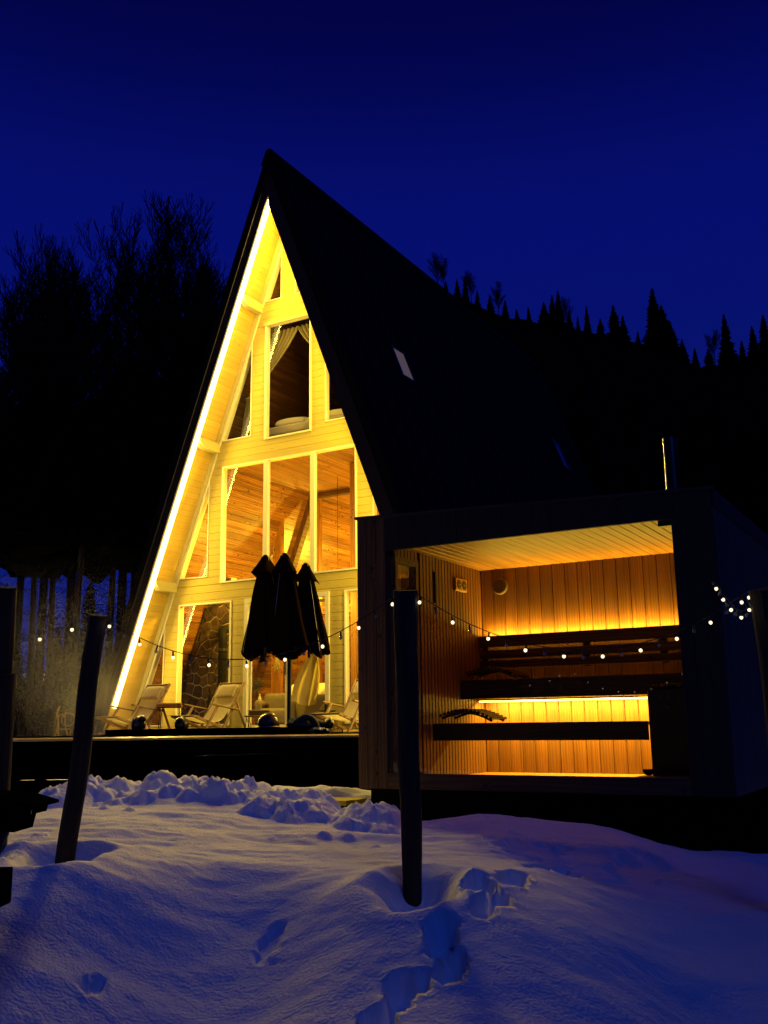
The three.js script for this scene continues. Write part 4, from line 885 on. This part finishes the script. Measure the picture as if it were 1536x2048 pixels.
{ // belongings left on the deck by the tub
  const at = (s, d, y = 0) => gp(s, d, y);
  let p = at(-1.63, 13.95);
  const h = thing('helmet', 'dark rounded helmet lying behind the right end of the tub rim', 'helmet', [p.x, 0.09, p.z], FACING);
  const hg = new THREE.SphereGeometry(0.15, 32, 20, 0, Math.PI * 2, 0, Math.PI * 0.62).scale(1.02, 0.95, 1.1).translate(0, 0.06, 0);
  part(h, 'shell', hg, std([0.05, 0.03, 0.018], { roughness: 0.25, side: THREE.DoubleSide }));
  part(h, 'rim', new THREE.TorusGeometry(0.142, 0.012, 8, 32).rotateX(Math.PI / 2).scale(1.02, 1, 1.1).translate(0, 0.008, 0), std([0.4, 0.28, 0.14], { roughness: 0.4 }));
  part(h, 'visor', new THREE.SphereGeometry(0.156, 24, 10, 0.3, 1.5, 1.15, 0.5).scale(1.02, 0.95, 1.1).translate(0, 0.06, 0), M.black);
  const lump = (w, hh, d, seed) => { const g = new THREE.SphereGeometry(1, 48, 28), q = g.attributes.position; for (let i = 0; i < q.count; i++) { const v = V().fromBufferAttribute(q, i), k = 1 + 0.35 * fbm(v.x * 1.6 + seed, v.y * 1.6, v.z * 1.6, 3) + 0.07 * Math.sin(v.x * 9 + v.z * 5 + seed); q.setXYZ(i, v.x * w * k, Math.max(0, v.y * 0.5 + 0.5) * hh * k, v.z * d * k); } g.computeVertexNormals(); return g; };
  p = at(-1.17, 14.0);
  const j = thing('padded_jacket', 'black padded jacket heaped on the deck right of the helmet', 'jacket', [p.x, 0.002, p.z], FACING);
  part(j, 'body', lump(0.21, 0.23, 0.16, 2), M.matte);
  part(j, 'sleeve', tube([V(-0.05, 0.16, 0.1), V(0.05, 0.22, 0.12), V(0.16, 0.18, 0.14), V(0.22, 0.06, 0.15)], 0.045, 18, 10), M.matte);
  part(j, 'strap', board([-0.1, 0.1, 0.185], [0.13, 0.14, 0.19], 'x', 0.002), M.beam);
  p = at(-0.86, 13.95);
  const b = thing('boot', 'black boot lying on its side right of the jacket', 'boot', [p.x, 0.06, p.z], FACING + 0.3);
  part(b, 'shaft', new THREE.CylinderGeometry(0.06, 0.052, 0.2, 18).rotateZ(1.35).translate(-0.06, 0.06, 0), M.matte);
  part(b, 'foot', new THREE.SphereGeometry(0.075, 20, 14).scale(0.9, 1.05, 1.5).translate(0.06, 0.075, 0.03), M.black);
  part(b, 'buckle', new THREE.SphereGeometry(0.012, 8, 6).translate(0.06, 0.09, 0.14), M.steel);
  p = at(-0.92, 13.72);
  const st = thing('striped_towel', 'crumpled grey and white striped towel at the deck edge', 'towel', [p.x, 0.002, p.z], FACING);
  const tg = lump(0.15, 0.075, 0.09, 6), col = [];
  const T_STR = tex(64, 8, (u) => { const a = Math.sin(u * Math.PI * 16) > 0.1 ? 0.85 : 0.16; return [a, a, a]; }, 1, 1);
  part(st, 'cloth', tg, std([0.6, 0.6, 0.6], { map: T_STR, roughness: 0.95 }));
}

/* ------------------------------------------------------------------ posts and string lights */
function log(name, label, a, b, r0, r1, seed, more) {
  const t = thing(name, label, 'post', [a.x, a.y, a.z]), n = 22, K = 26, pos = [], uv = [], idx = [], ax = b.clone().sub(a), L = ax.length();
  const q = new THREE.Quaternion().setFromUnitVectors(V(0, 1, 0), ax.clone().normalize());
  for (let j = 0; j <= K; j++) for (let i = 0; i <= n; i++) {
    const v = j / K, an = (i / n) * Math.PI * 2, r = (r0 + (r1 - r0) * v) * (1 + 0.07 * noise(Math.cos(an) * 1.3 + seed, Math.sin(an) * 1.3, v * 5) + 0.03 * noise(Math.cos(an) * 4, Math.sin(an) * 4 + seed, v * 18));
    const p = V(r * Math.cos(an) + 0.02 * noise(seed, v * 2.5), v * L, r * Math.sin(an) + 0.02 * noise(seed + 5, v * 2.5)).applyQuaternion(q);
    pos.push(p.x, p.y, p.z); uv.push((i / n) * 0.6, v * L);
  }
  for (let j = 0; j < K; j++) for (let i = 0; i < n; i++) { const c = j * (n + 1) + i; idx.push(c, c + n + 1, c + 1, c + 1, c + n + 1, c + n + 2); }
  const g = new THREE.BufferGeometry();
  g.setAttribute('position', new THREE.Float32BufferAttribute(pos, 3)); g.setAttribute('uv', new THREE.Float32BufferAttribute(uv, 2)); g.setIndex(idx); g.computeVertexNormals();
  part(t, 'trunk', g, M.post);
  const e = ax.clone();
  part(t, 'sawn_top', new THREE.CylinderGeometry(r1 * 0.98, r1 * 0.98, 0.006, 20).applyQuaternion(q).translate(e.x, e.y, e.z), M.post);
  part(t, 'hook', tube([V(0, 0, 0), V(0.004, 0.02, 0), V(0.014, 0.022, 0), V(0.016, 0.012, 0)], 0.003, 10, 5).translate(e.x, e.y, e.z), M.cord);
  if (more) more(t, q, L);
  return b;
}
// points of the posts, metres
const PA = V(5.53, 0.88, 10.22), PB = V(5.943, 0.725, 9.934), PC = V(7.609, 0.782, 9.461), PD = V(9.185, 0.763, 8.545);
log('lamp_post', 'leaning rough log post cut by the left edge, with a thin lit rim', V(5.19, -1.05, 9.93), PA, 0.075, 0.06, 1, (t, q, L) => part(t, 'bark_sleeve', rod(V(0, 0, 0), V(0.262, 1.48, 0.22), 0.09, 0.078, 14), M.post));
log('lamp_post', 'log post leaning right in the snow at the left, before the cabin', V(5.55, -1.05, 9.765), PB, 0.052, 0.051, 3);
log('lamp_post', 'upright log post in the snow before the sauna', V(7.445, -1.1, 9.167), PC, 0.046, 0.062, 6);
log('lamp_post', 'thick log post leaning at the right edge of the view', V(9.2, -1.2, 8.22), PD, 0.095, 0.082, 9);
const bulbGeo = new THREE.SphereGeometry(0.0088, 14, 10).scale(1, 1.12, 1), sockGeo = new THREE.CylinderGeometry(0.0045, 0.0055, 0.024, 8).translate(0, 0.02, 0);
function stringLights(label, pts, count, first, swing) {
  const t = thing('string_lights', label, 'string lights'), c = new THREE.CatmullRomCurve3(pts);
  part(t, 'cable', new THREE.TubeGeometry(c, 90, 0.0025, 5), M.cord);
  for (let k = 0; k < count; k++) {
    const p = c.getPointAt((k + 0.5) / count), lit = (k + first) % 2 === 0, f = mulberry(k * 13 + count);
    const h = sub(t, lit ? 'lit_bulb' : 'bulb');
    h.position.set(p.x, p.y - 0.035, p.z); h.rotation.set((f() - 0.5) * swing, 0, (f() - 0.5) * swing);
    part(h, 'globe', bulbGeo, lit ? M_BULB : M.deadBulb);
    part(h, 'socket', sockGeo, M.cord);
    if (lit) { const l = new THREE.PointLight(lin(...BULB.color), BULB.cd); l.shadow.radius = 0.4; l.position.set(p.x, p.y - 0.035, p.z); l.name = 'bulb_light'; scene.add(l); }
  }
}
const sag = (a, b, m, n = 9) => Array.from({ length: n }, (_, i) => { const t = i / (n - 1); return a.clone().lerp(b, t).add(V(0, -m * 4 * t * (1 - t), 0)); });
stringLights('string of small bulbs sagging from the left post to the edge of the view', sag(PB.clone().add(V(-0.02, 0.01, 0)), V(5.2, 0.6, 10.3), 0.05), 9, 1, 0.7);
stringLights('string of small bulbs hung between the left post and the sauna post, across the parasol', sag(PB.clone().add(V(0.03, 0.0, 0)), PC.clone().add(V(-0.03, 0.0, 0)), 0.29), 17, 0, 0.8);
stringLights('string of small bulbs hung across the lit sauna to the right post', sag(PC.clone().add(V(0.03, 0.0, 0)), PD.clone().add(V(-0.08, 0.0, 0.03)), 0.3), 19, 0, 0.8);
{ // the loose end, hanging in a loop from the right post
  const b = PD.clone().add(V(-0.09, 0.0, 0.02));
  const P = (x, y) => gp(((x - 768) / 1975) * 5.0, 5.0, 0.13 + ((1438 - y) / 1975) * 5.0);
  stringLights('loose end of the string lights, looped by the right post', [P(1496, 1182), P(1499, 1195), P(1494, 1218), P(1484, 1228), P(1468, 1222), P(1455, 1205), P(1440, 1182), P(1426, 1152)], 12, 0, 1.2);
}

/* ------------------------------------------------------------------ bird feeder at the left edge */
{
  const P = (x, y, d) => { const u = V(0.11660397, 0.97786057, 0.1737591), r = V(0.86269122, -0.01303565, -0.50556298), f = V(-0.49210504, 0.2088511, -0.84511174); return EYE.clone().addScaledVector(f, d).addScaledVector(r, ((x - 768) / 1975) * d).addScaledVector(u, (-(y - 1024) / 1975) * d); };
  const d = 3.6, o = P(0, 1640, d), t = thing('bird_feeder', 'black wooden bird feeder with slanted roof at the lower left edge', 'bird feeder', [o.x, o.y, o.z], FACING);
  const k = d / 1975;
  part(t, 'roof_board', slab([[-0.25, 0.11], [0.07, 0.085], [0.16, 0.058], [0.16, 0.048], [0.07, 0.066], [-0.25, 0.09]], -0.16, 0.14), M.hill);
  part(t, 'roof_board', slab([[-0.25, 0.088], [0.13, 0.047], [0.125, 0.02], [-0.25, 0.03]], -0.13, 0.11), M.hill);
  part(t, 'box', slab([[-0.25, 0.03], [0.098, 0.018], [0.086, -0.035], [-0.25, -0.015]], -0.1, 0.09), M.hill);
  part(t, 'neck', new THREE.LatheGeometry([[0.0, -0.12], [0.02, -0.12], [0.028, -0.09], [0.045, -0.05], [0.05, -0.02], [0, -0.02]].map((p) => new THREE.Vector2(...p)), 18).scale(1, 1, 1).translate(-0.012, -0.003, 0), M.fascia);
  part(t, 'tray', board([-0.3, -0.3, -0.1], [0.022, -0.175, 0.1], 'x', 0.006), M.hill);
  part(t, 'pole', new THREE.CylinderGeometry(0.035, 0.035, 1.6, 14).translate(-0.06, -0.9, 0), M.fascia);
  part(t, 'icicle', new THREE.ConeGeometry(0.006, 0.03, 8).rotateX(Math.PI).translate(0.155, 0.04, 0.12), new THREE.MeshPhysicalMaterial({ color: lin(0.9, 0.95, 1), roughness: 0.05, transmission: 1, thickness: 0.01, ior: 1.31 }));
}
{ // stump and bent twig figure beyond the deck
  const a = gp(-5.5, 16.4, 0), g = -0.35;
  log('stump_post', 'short leaning weathered post standing in the snow heap beyond the deck', V(a.x, g, a.z), V(a.x + 0.07, 0.42, a.z - 0.02), 0.085, 0.075, 14);
  const b = gp(-5.25, 16.3, 0), t = thing('twig_figure', 'figure of bent twigs with a hoop, before the snow heap', 'garden figure', [b.x, 0, b.z], FACING);
  const T = (pts, r = 0.013) => tube(pts.map((p) => V(...p)), r, 20, 6);
  const Z = M.chairWood;
  part(t, 'stem', T([[-0.12, -0.3, 0], [-0.1, 0.0, 0], [-0.06, 0.2, 0], [-0.08, 0.36, 0.02], [-0.05, 0.46, 0]], 0.014), Z);
  part(t, 'stem', T([[-0.02, -0.3, 0.02], [-0.05, 0.05, 0], [-0.06, 0.2, 0]]), Z);
  part(t, 'hoop', new THREE.TorusGeometry(0.105, 0.008, 6, 32).translate(0.1, 0.25, 0), Z);
  part(t, 'arm', T([[-0.06, 0.3, 0], [-0.01, 0.33, 0], [0.03, 0.29, 0], [0.05, 0.37, 0]]), Z);
  part(t, 'strut', T([[0.04, 0.34, 0], [0.05, 0.2, 0], [0.06, 0.1, 0]], 0.008), Z);
  part(t, 'crossbar', T([[-0.04, 0.1, 0], [0.05, 0.1, 0], [0.14, 0.1, 0]], 0.009), Z);
  part(t, 'leg', T([[0.07, 0.1, 0], [0.1, 0.0, 0], [0.13, -0.1, 0], [0.11, -0.3, 0]], 0.011), Z);
  part(t, 'leg', T([[0.15, 0.1, 0], [0.14, 0.0, 0], [0.12, -0.1, 0]], 0.009), Z);
}

/* ------------------------------------------------------------------ trees */
const groundFar = (s, d) => Math.max(ground(s, d), d > 27 && Math.abs(s / d) < 0.62 ? hillY(s / d, d) : -9);
function limbs(f, trunkH, r, spread, levels, lean) { // bare crown, as one geometry of tapered limbs
  const list = [], cone = (a, b, r0, r1, n) => {
    const d = b.clone().sub(a).normalize(), u = Math.abs(d.y) < 0.9 ? V(0, 1, 0).cross(d).normalize() : V(1, 0, 0).cross(d).normalize(), w = d.clone().cross(u);
    for (let i = 0; i < n; i++) { const p = (i / n) * 6.2832, q = ((i + 1) / n) * 6.2832, e = (c, rad, t) => c.clone().addScaledVector(u, rad * Math.cos(t)).addScaledVector(w, rad * Math.sin(t)); const A = e(a, r0, p), B = e(a, r0, q), C = e(b, r1, p), D = e(b, r1, q); list.push(A, B, C, B, D, C); }
  };
  const grow = (p, dir, len, rad, lv) => {
    const n = lv === 0 ? 5 : 3;
    let a = p.clone(), d = dir.clone(), r0 = rad;
    for (let i = 0; i < n; i++) {
      d.add(V(rr(-1, 1, f), rr(-0.2, 0.9, f), rr(-1, 1, f)).multiplyScalar(lv === 0 ? 0.07 : 0.13)).normalize();
      const b = a.clone().addScaledVector(d, len / n), r1 = r0 * (lv === 0 ? 0.86 : 0.72);
      cone(a, b, Math.max(r0, 0.014), Math.max(r1, 0.01), lv < 2 ? 6 : 3);
      if (lv < levels && (i > 0 || lv > 0)) {
        const kids = lv === 0 ? 3 : lv === 1 ? 2 + (f() < 0.5 ? 1 : 0) : 1 + (f() < 0.62 ? 1 : 0);
        for (let k = 0; k < kids; k++) { const az = f() * 6.28, out = V(Math.cos(az), 0, Math.sin(az)), t = d.clone().multiplyScalar(1 - spread * rr(0.35, 0.75, f)).addScaledVector(out, spread * rr(0.5, 1, f)).add(V(0, 0.3, 0)).normalize(); grow(a.clone().lerp(b, rr(0.2, 1, f)), t, len * rr(0.42, 0.62, f) * (lv === 0 ? 0.95 : 0.9), r1 * rr(0.4, 0.62, f), lv + 1); }
      }
      a = b; r0 = r1;
    }
    if (lv < levels) for (let k = 0; k < 2; k++) grow(a, d.clone().add(V(rr(-0.4, 0.4, f), 0.25, rr(-0.4, 0.4, f))).normalize(), len * 0.5, r0 * 0.8, lv + 1);
  };
  grow(V(0, trunkH, 0), V(lean, 1, 0).normalize(), trunkH * 0.95, r * 0.8, 0);
  const pos = new Float32Array(list.length * 3);
  list.forEach((v, i) => v.toArray(pos, i * 3));
  const g = new THREE.BufferGeometry();
  g.setAttribute('position', new THREE.BufferAttribute(pos, 3)); g.computeVertexNormals();
  return g;
}
const kinds = [1, 2, 3].map((k) => limbs(mulberry(100 + k), 7, 0.2, 0.7, 4, (k - 2) * 0.06));
const bareTrunk = new THREE.CylinderGeometry(0.15, 0.2, 8.6, 9).translate(0, 2.7, 0);
function bareTree(label, s, d, scale, kind, turn, group) {
  const p = gp(s, d, groundFar(s, d) - 0.2), t = thing('bare_tree', label, 'tree', [p.x, p.y, p.z], turn, group);
  t.scale.setScalar(scale);
  part(t, 'trunk', bareTrunk, M.tree); part(t, 'crown', kinds[kind], M.tree);
}
// slope to the side, distance, elevation of the top in degrees, form
const BARE = [[-0.225, 44, 28.9, 0, 'tallest bare tree, left of the cabin roof'], [-0.268, 46, 27.8, 1, 'bare tree next left of the tallest one'], [-0.32, 44, 26.9, 2, 'bare tree at the middle of the left grove'], [-0.19, 47, 27.2, 2, 'bare tree behind the glow beside the roof verge'], [-0.372, 42, 24.3, 0, 'low spreading bare tree at the far left'], [-0.205, 43, 26.6, 1, 'bare tree between the tallest one and the roof'], [-0.348, 46, 25.6, 1, 'bare tree at the left shoulder of the grove'], [-0.4, 45, 22.6, 2, 'lowest bare tree, cut by the left edge']];
BARE.push([0.062, 104, 25.9, 1, 'leafless treetop on the skyline touching the end of the roof line'], [0.069, 106, 25.6, 0, 'fuzzy leafless treetop just right of the end of the roof'], [0.098, 105, 24.9, 2, 'leafless treetop between conifers on the right skyline'], [0.127, 104, 24.1, 0, 'small leafless treetop on the falling skyline'], [0.2, 105, 23.0, 1, 'leafless treetop behind the skyline middle'], [0.356, 104, 20.4, 2, 'leafless treetop in the skyline dip at the right']);
kinds.forEach((g) => g.computeBoundingBox());
for (const [t, d, e, k, l] of BARE) { const y = groundFar(t * d, d) - (d > 100 ? 2 : 0.2); bareTree(l, t * d, d, (0.13 + Math.tan((e * Math.PI) / 180) * d * Math.sqrt(1 + t * t) - y) / kinds[k].boundingBox.max.y, k, t * 90); }
function spruceGeo(seed, H, R, bottom) { // drooping whorls of needled boughs round a stem
  const f = mulberry(seed), pos = [];
  const n = Math.floor(H * 6.5);
  for (let k = 0; k < n; k++) {
    const v = k / n, y = bottom + (H - bottom) * v, rad = R * Math.pow(1 - v, 0.85) * rr(0.65, 1.1, f) + 0.1, m = 5 + Math.floor(6 * (1 - v));
    for (let i = 0; i < m; i++) {
      const a = f() * 6.283, L = rad * rr(0.7, 1.08, f), dx = Math.cos(a), dz = Math.sin(a), wd = 0.16 + 0.2 * L, drop = L * rr(0.15, 0.42, f), px = -dz, pz = dx;
      const A = [0, y, 0], B = [dx * L * 0.55 + px * wd, y - drop * 0.45 - 0.08, dz * L * 0.55 + pz * wd], C = [dx * L * 0.55 - px * wd, y - drop * 0.45 - 0.08, dz * L * 0.55 - pz * wd], D = [dx * L, y - drop + L * 0.06, dz * L], E = [dx * L * 0.6, y - drop * 0.5 - 0.28 - 0.1 * L, dz * L * 0.6];
      pos.push(...A, ...B, ...D, ...A, ...D, ...C, ...A, ...E, ...D);
    }
  }
  if (bottom > 3) for (let k = 0; k < 46; k++) { // bare dead twigs low on the stem
    const y = rr(1.2, bottom, f), a = f() * 6.283, L = rr(0.5, 2.1, f), dx = Math.cos(a), dz = Math.sin(a), dy = rr(-0.5, 0.35, f) * L, w = 0.018;
    for (let i = 0; i < 3; i++) { const u = i / 3, v = (i + 1) / 3, bx = rr(-0.12, 0.12, f), by = rr(-0.14, 0.14, f); pos.push(dx * L * u, y + dy * u, dz * L * u, dx * L * u - dz * w, y + dy * u + w * 2, dz * L * u + dx * w, dx * L * v, y + dy * v, dz * L * v, dx * L * v, y + dy * v, dz * L * v, dx * L * v + bx * L, y + dy * v + by * L - 0.15, dz * L * v + bx * L, dx * L * v + bx * L, y + dy * v + by * L - 0.17 - w, dz * L * v + bx * L); }
  }
  pos.push(0.05, H - 0.5, 0, -0.05, H - 0.5, 0, 0, H + 0.5, 0);
  const g = new THREE.BufferGeometry();
  g.setAttribute('position', new THREE.Float32BufferAttribute(pos, 3)); g.computeVertexNormals();
  return g;
}
const SPR = [spruceGeo(1, 12, 2.5, 0.8), spruceGeo(2, 12, 2.1, 0.8), spruceGeo(3, 12, 2.9, 0.8), spruceGeo(4, 12.5, 2.7, 7.3), spruceGeo(5, 13, 2.7, 8.6)];
const sprTrunk = new THREE.CylinderGeometry(0.05, 0.13, 11.5, 8).translate(0, 5.7, 0);
function spruce(label, s, d, y, scale, kind, turn, group) {
  const p = gp(s, d, y), t = thing('spruce', label, 'tree', [p.x, p.y, p.z], turn, group);
  t.scale.setScalar(scale);
  part(t, 'trunk', sprTrunk, M.trunk); part(t, 'crown', SPR[kind], M.needle);
  return t;
}
// skyline of the hill: column in the view (as a slope to the side), height, width

const fs = mulberry(77);
// top of each tree: slope to the side, elevation in degrees, spread factor, label
const SKY = [[0.07, 25.2, 1.2], [0.083, 25.3, 0.9], [0.092, 25.5, 0.7, 'slim conifer tip on the skyline next to the end of the roof'], [0.104, 24.6, 1.3], [0.118, 24.3, 1.1], [0.134, 24.0, 1.2, 'blunt conifer a little right of the end of the roof'], [0.147, 23.4, 1.4], [0.16, 23.5, 1], [0.176, 23.7, 1.3], [0.185, 24.05, 1.2], [0.192, 24.3, 1, 'pointed conifer standing out at the middle of the right skyline'], [0.203, 23.1, 1.3], [0.212, 22.8, 1], [0.222, 23.35, 0.9, 'slender conifer next right of the skyline middle'], [0.236, 22.5, 1.2], [0.251, 23.2, 1.0, 'conifer just left of the tallest one on the skyline'], [0.259, 22.6, 1.1], [0.275, 21.6, 1.2], [0.294, 24.0, 0.85, 'tallest conifer on the right skyline'], [0.303, 22.9, 1.1, 'conifer close to the right of the tallest one'], [0.311, 22.0, 1.3], [0.322, 20.9, 1.2], [0.335, 20.3, 1.2], [0.35, 20.2, 1.4], [0.37, 22.0, 1.15, 'broad conifer standing alone near the right edge of the skyline'], [0.386, 20.4, 1.2], [0.399, 21.1, 1.1], [0.411, 21.6, 1.2, 'conifer at the right edge of the skyline'], [0.425, 20.6, 1.3]];
for (const [t, e, w, l] of SKY) {
  const d = HILL_D + rr(-5, 0, fs), s = t * d, topY = 0.13 + Math.tan((e * Math.PI) / 180) * d * Math.sqrt(1 + t * t), base = hillY(t, d) - 1.2, k = Math.max(0.12, (topY - base) / 12.5);
  const o = spruce(l || 'dark conifer in the wooded skyline of the hill', s, d, base, k, Math.floor(fs() * 3), fs() * 6, l ? undefined : 'conifers along the hill skyline');
  o.scale.set(k * w * rr(0.9, 1.3, fs), k, k * w * rr(0.9, 1.3, fs));
  o.rotation.z = rr(-0.04, 0.04, fs);
}
{ // the rest of the wood, one dark mass
  const im = new THREE.InstancedMesh(SPR[2], M.needle, 900), m = new THREE.Matrix4(), q = new THREE.Quaternion();
  for (let i = 0; i < 900; i++) {
    const d = 40 + 70 * Math.sqrt(fs()), t = rr(-0.5, 0.75, fs), p = gp(t * d, d, hillY(t, d) - 0.5), k = rr(0.3, 0.5, fs) * (d > 98 ? 0.16 : d > 84 ? 0.34 : d > 66 ? 0.55 : 0.9) * (t < -0.18 ? 0.4 : 1);
    m.compose(p, q.setFromAxisAngle(V(0, 1, 0), fs() * 6), V(k, k * rr(0.85, 1.1, fs), k)); im.setMatrixAt(i, m);
  }
  im.name = 'hillside_wood'; scene.add(im); mark(im, 'dark wood covering the hillside behind the roof', 'wood', null, 'stuff');
}
// tall conifers with bare stems left of the cabin, dusk sky showing between the stems
const STAND = [[-0.405, 27, 18.4, 3], [-0.355, 30, 18.9, 4], [-0.315, 26, 19.3, 3], [-0.28, 31, 20.2, 4], [-0.245, 27, 20.8, 3], [-0.215, 30, 21.8, 4], [-0.185, 33, 23.2, 3], [-0.44, 31, 17.6, 4], [-0.335, 37, 19.2, 3], [-0.26, 38, 20.6, 4], [-0.16, 36, 23.6, 4]];
STAND.forEach(([t, d, e, i], n) => { const o = spruce('tall conifer with bare lower stem in the dark stand left of the cabin', t * d, d, -0.8, (0.93 + Math.tan((e * Math.PI) / 180) * d * Math.sqrt(1 + t * t)) / 13, i, n * 1.3, 'conifers in the stand left of the cabin'); o.rotation.z = 0.03 * Math.sin(n * 2.3); o.rotation.x = 0.03 * Math.cos(n * 1.7); o.scale.x *= 1.15; o.scale.z *= 1.15; });
[[-0.425, 35, 0.42, 0], [-0.37, 34, 0.33, 2], [-0.3, 33, 0.5, 1], [-0.268, 36, 0.36, 0], [-0.225, 34, 0.52, 2], [-0.39, 40, 0.55, 1], [-0.33, 41, 0.42, 2]].forEach(([t, d, k, i], n) => spruce('young conifer standing low between the bare stems left of the cabin', t * d, d, -0.9, k, i, n * 2.1, 'young conifers between the stems'));
{ // undergrowth below them
  const f = mulberry(9), list = [];
  for (let k = 0; k < 900; k++) { const t = rr(-0.5, -0.12, f), d = rr(22, 34, f), p = gp(t * d, d, -0.7), h = rr(0.8, 3.2, f) * (0.4 + f()); const a = f() * 6.28; list.push(rod(p, p.clone().add(V(Math.cos(a) * h * 0.4, h, Math.sin(a) * h * 0.4)), 0.018, 0.004, 3)); if (k % 2) list.push(rod(p.clone().add(V(Math.cos(a) * h * 0.2, h * 0.5, Math.sin(a) * h * 0.2)), p.clone().add(V(Math.cos(a + 1.4) * h * 0.5, h * 0.95, Math.sin(a + 1.4) * h * 0.5)), 0.01, 0.003, 3)); }
  single('undergrowth', merge(list), M.tree, 'leafless undergrowth below the stand of conifers', 'undergrowth', null, 'stuff');
}
{ // steam of the tub: fine droplets drifting off to the left
  const f = mulberry(31), N = 520000, geo = new THREE.TetrahedronGeometry(0.00115), im = new THREE.InstancedMesh(geo, std([0.9, 0.9, 0.9], { roughness: 1 }), N), m = new THREE.Matrix4(), q = new THREE.Quaternion(), sc = V(1, 1, 1);
  let k = 0;
  for (let i = 0; i < 3000000 && k < N; i++) {
    const s = rr(-6.8, -3.2, f), y = rr(0.0, 3.2, f), d = rr(14.4, 17.2, f);
    const den = (0.9 * Math.exp(-Math.pow((s + 4.55) / 0.42, 2) - Math.pow((y - 0.35) / 0.75, 2)) + 0.5 * Math.exp(-Math.pow((s + 4.85 + 0.1 * y) / 0.8, 2) - Math.pow((y - 0.7) / 1.1, 2))) * Math.max(0.02, 0.62 + 2.0 * fbm(s * 0.9 + y * 0.4, y * 0.8, d * 0.6, 4));
    if (f() > den) continue;
    const p = gp(s, d, y);
    m.compose(p, q.set(f() - 0.5, f() - 0.5, f() - 0.5, f() - 0.5).normalize(), sc); im.setMatrixAt(k++, m);
  }
  im.count = k; im.name = 'steam'; scene.add(im); mark(im, 'steam drifting left from the hot tub, lit by the verge strip', 'steam', null, 'stuff');
}

renderer.render(scene, camera);
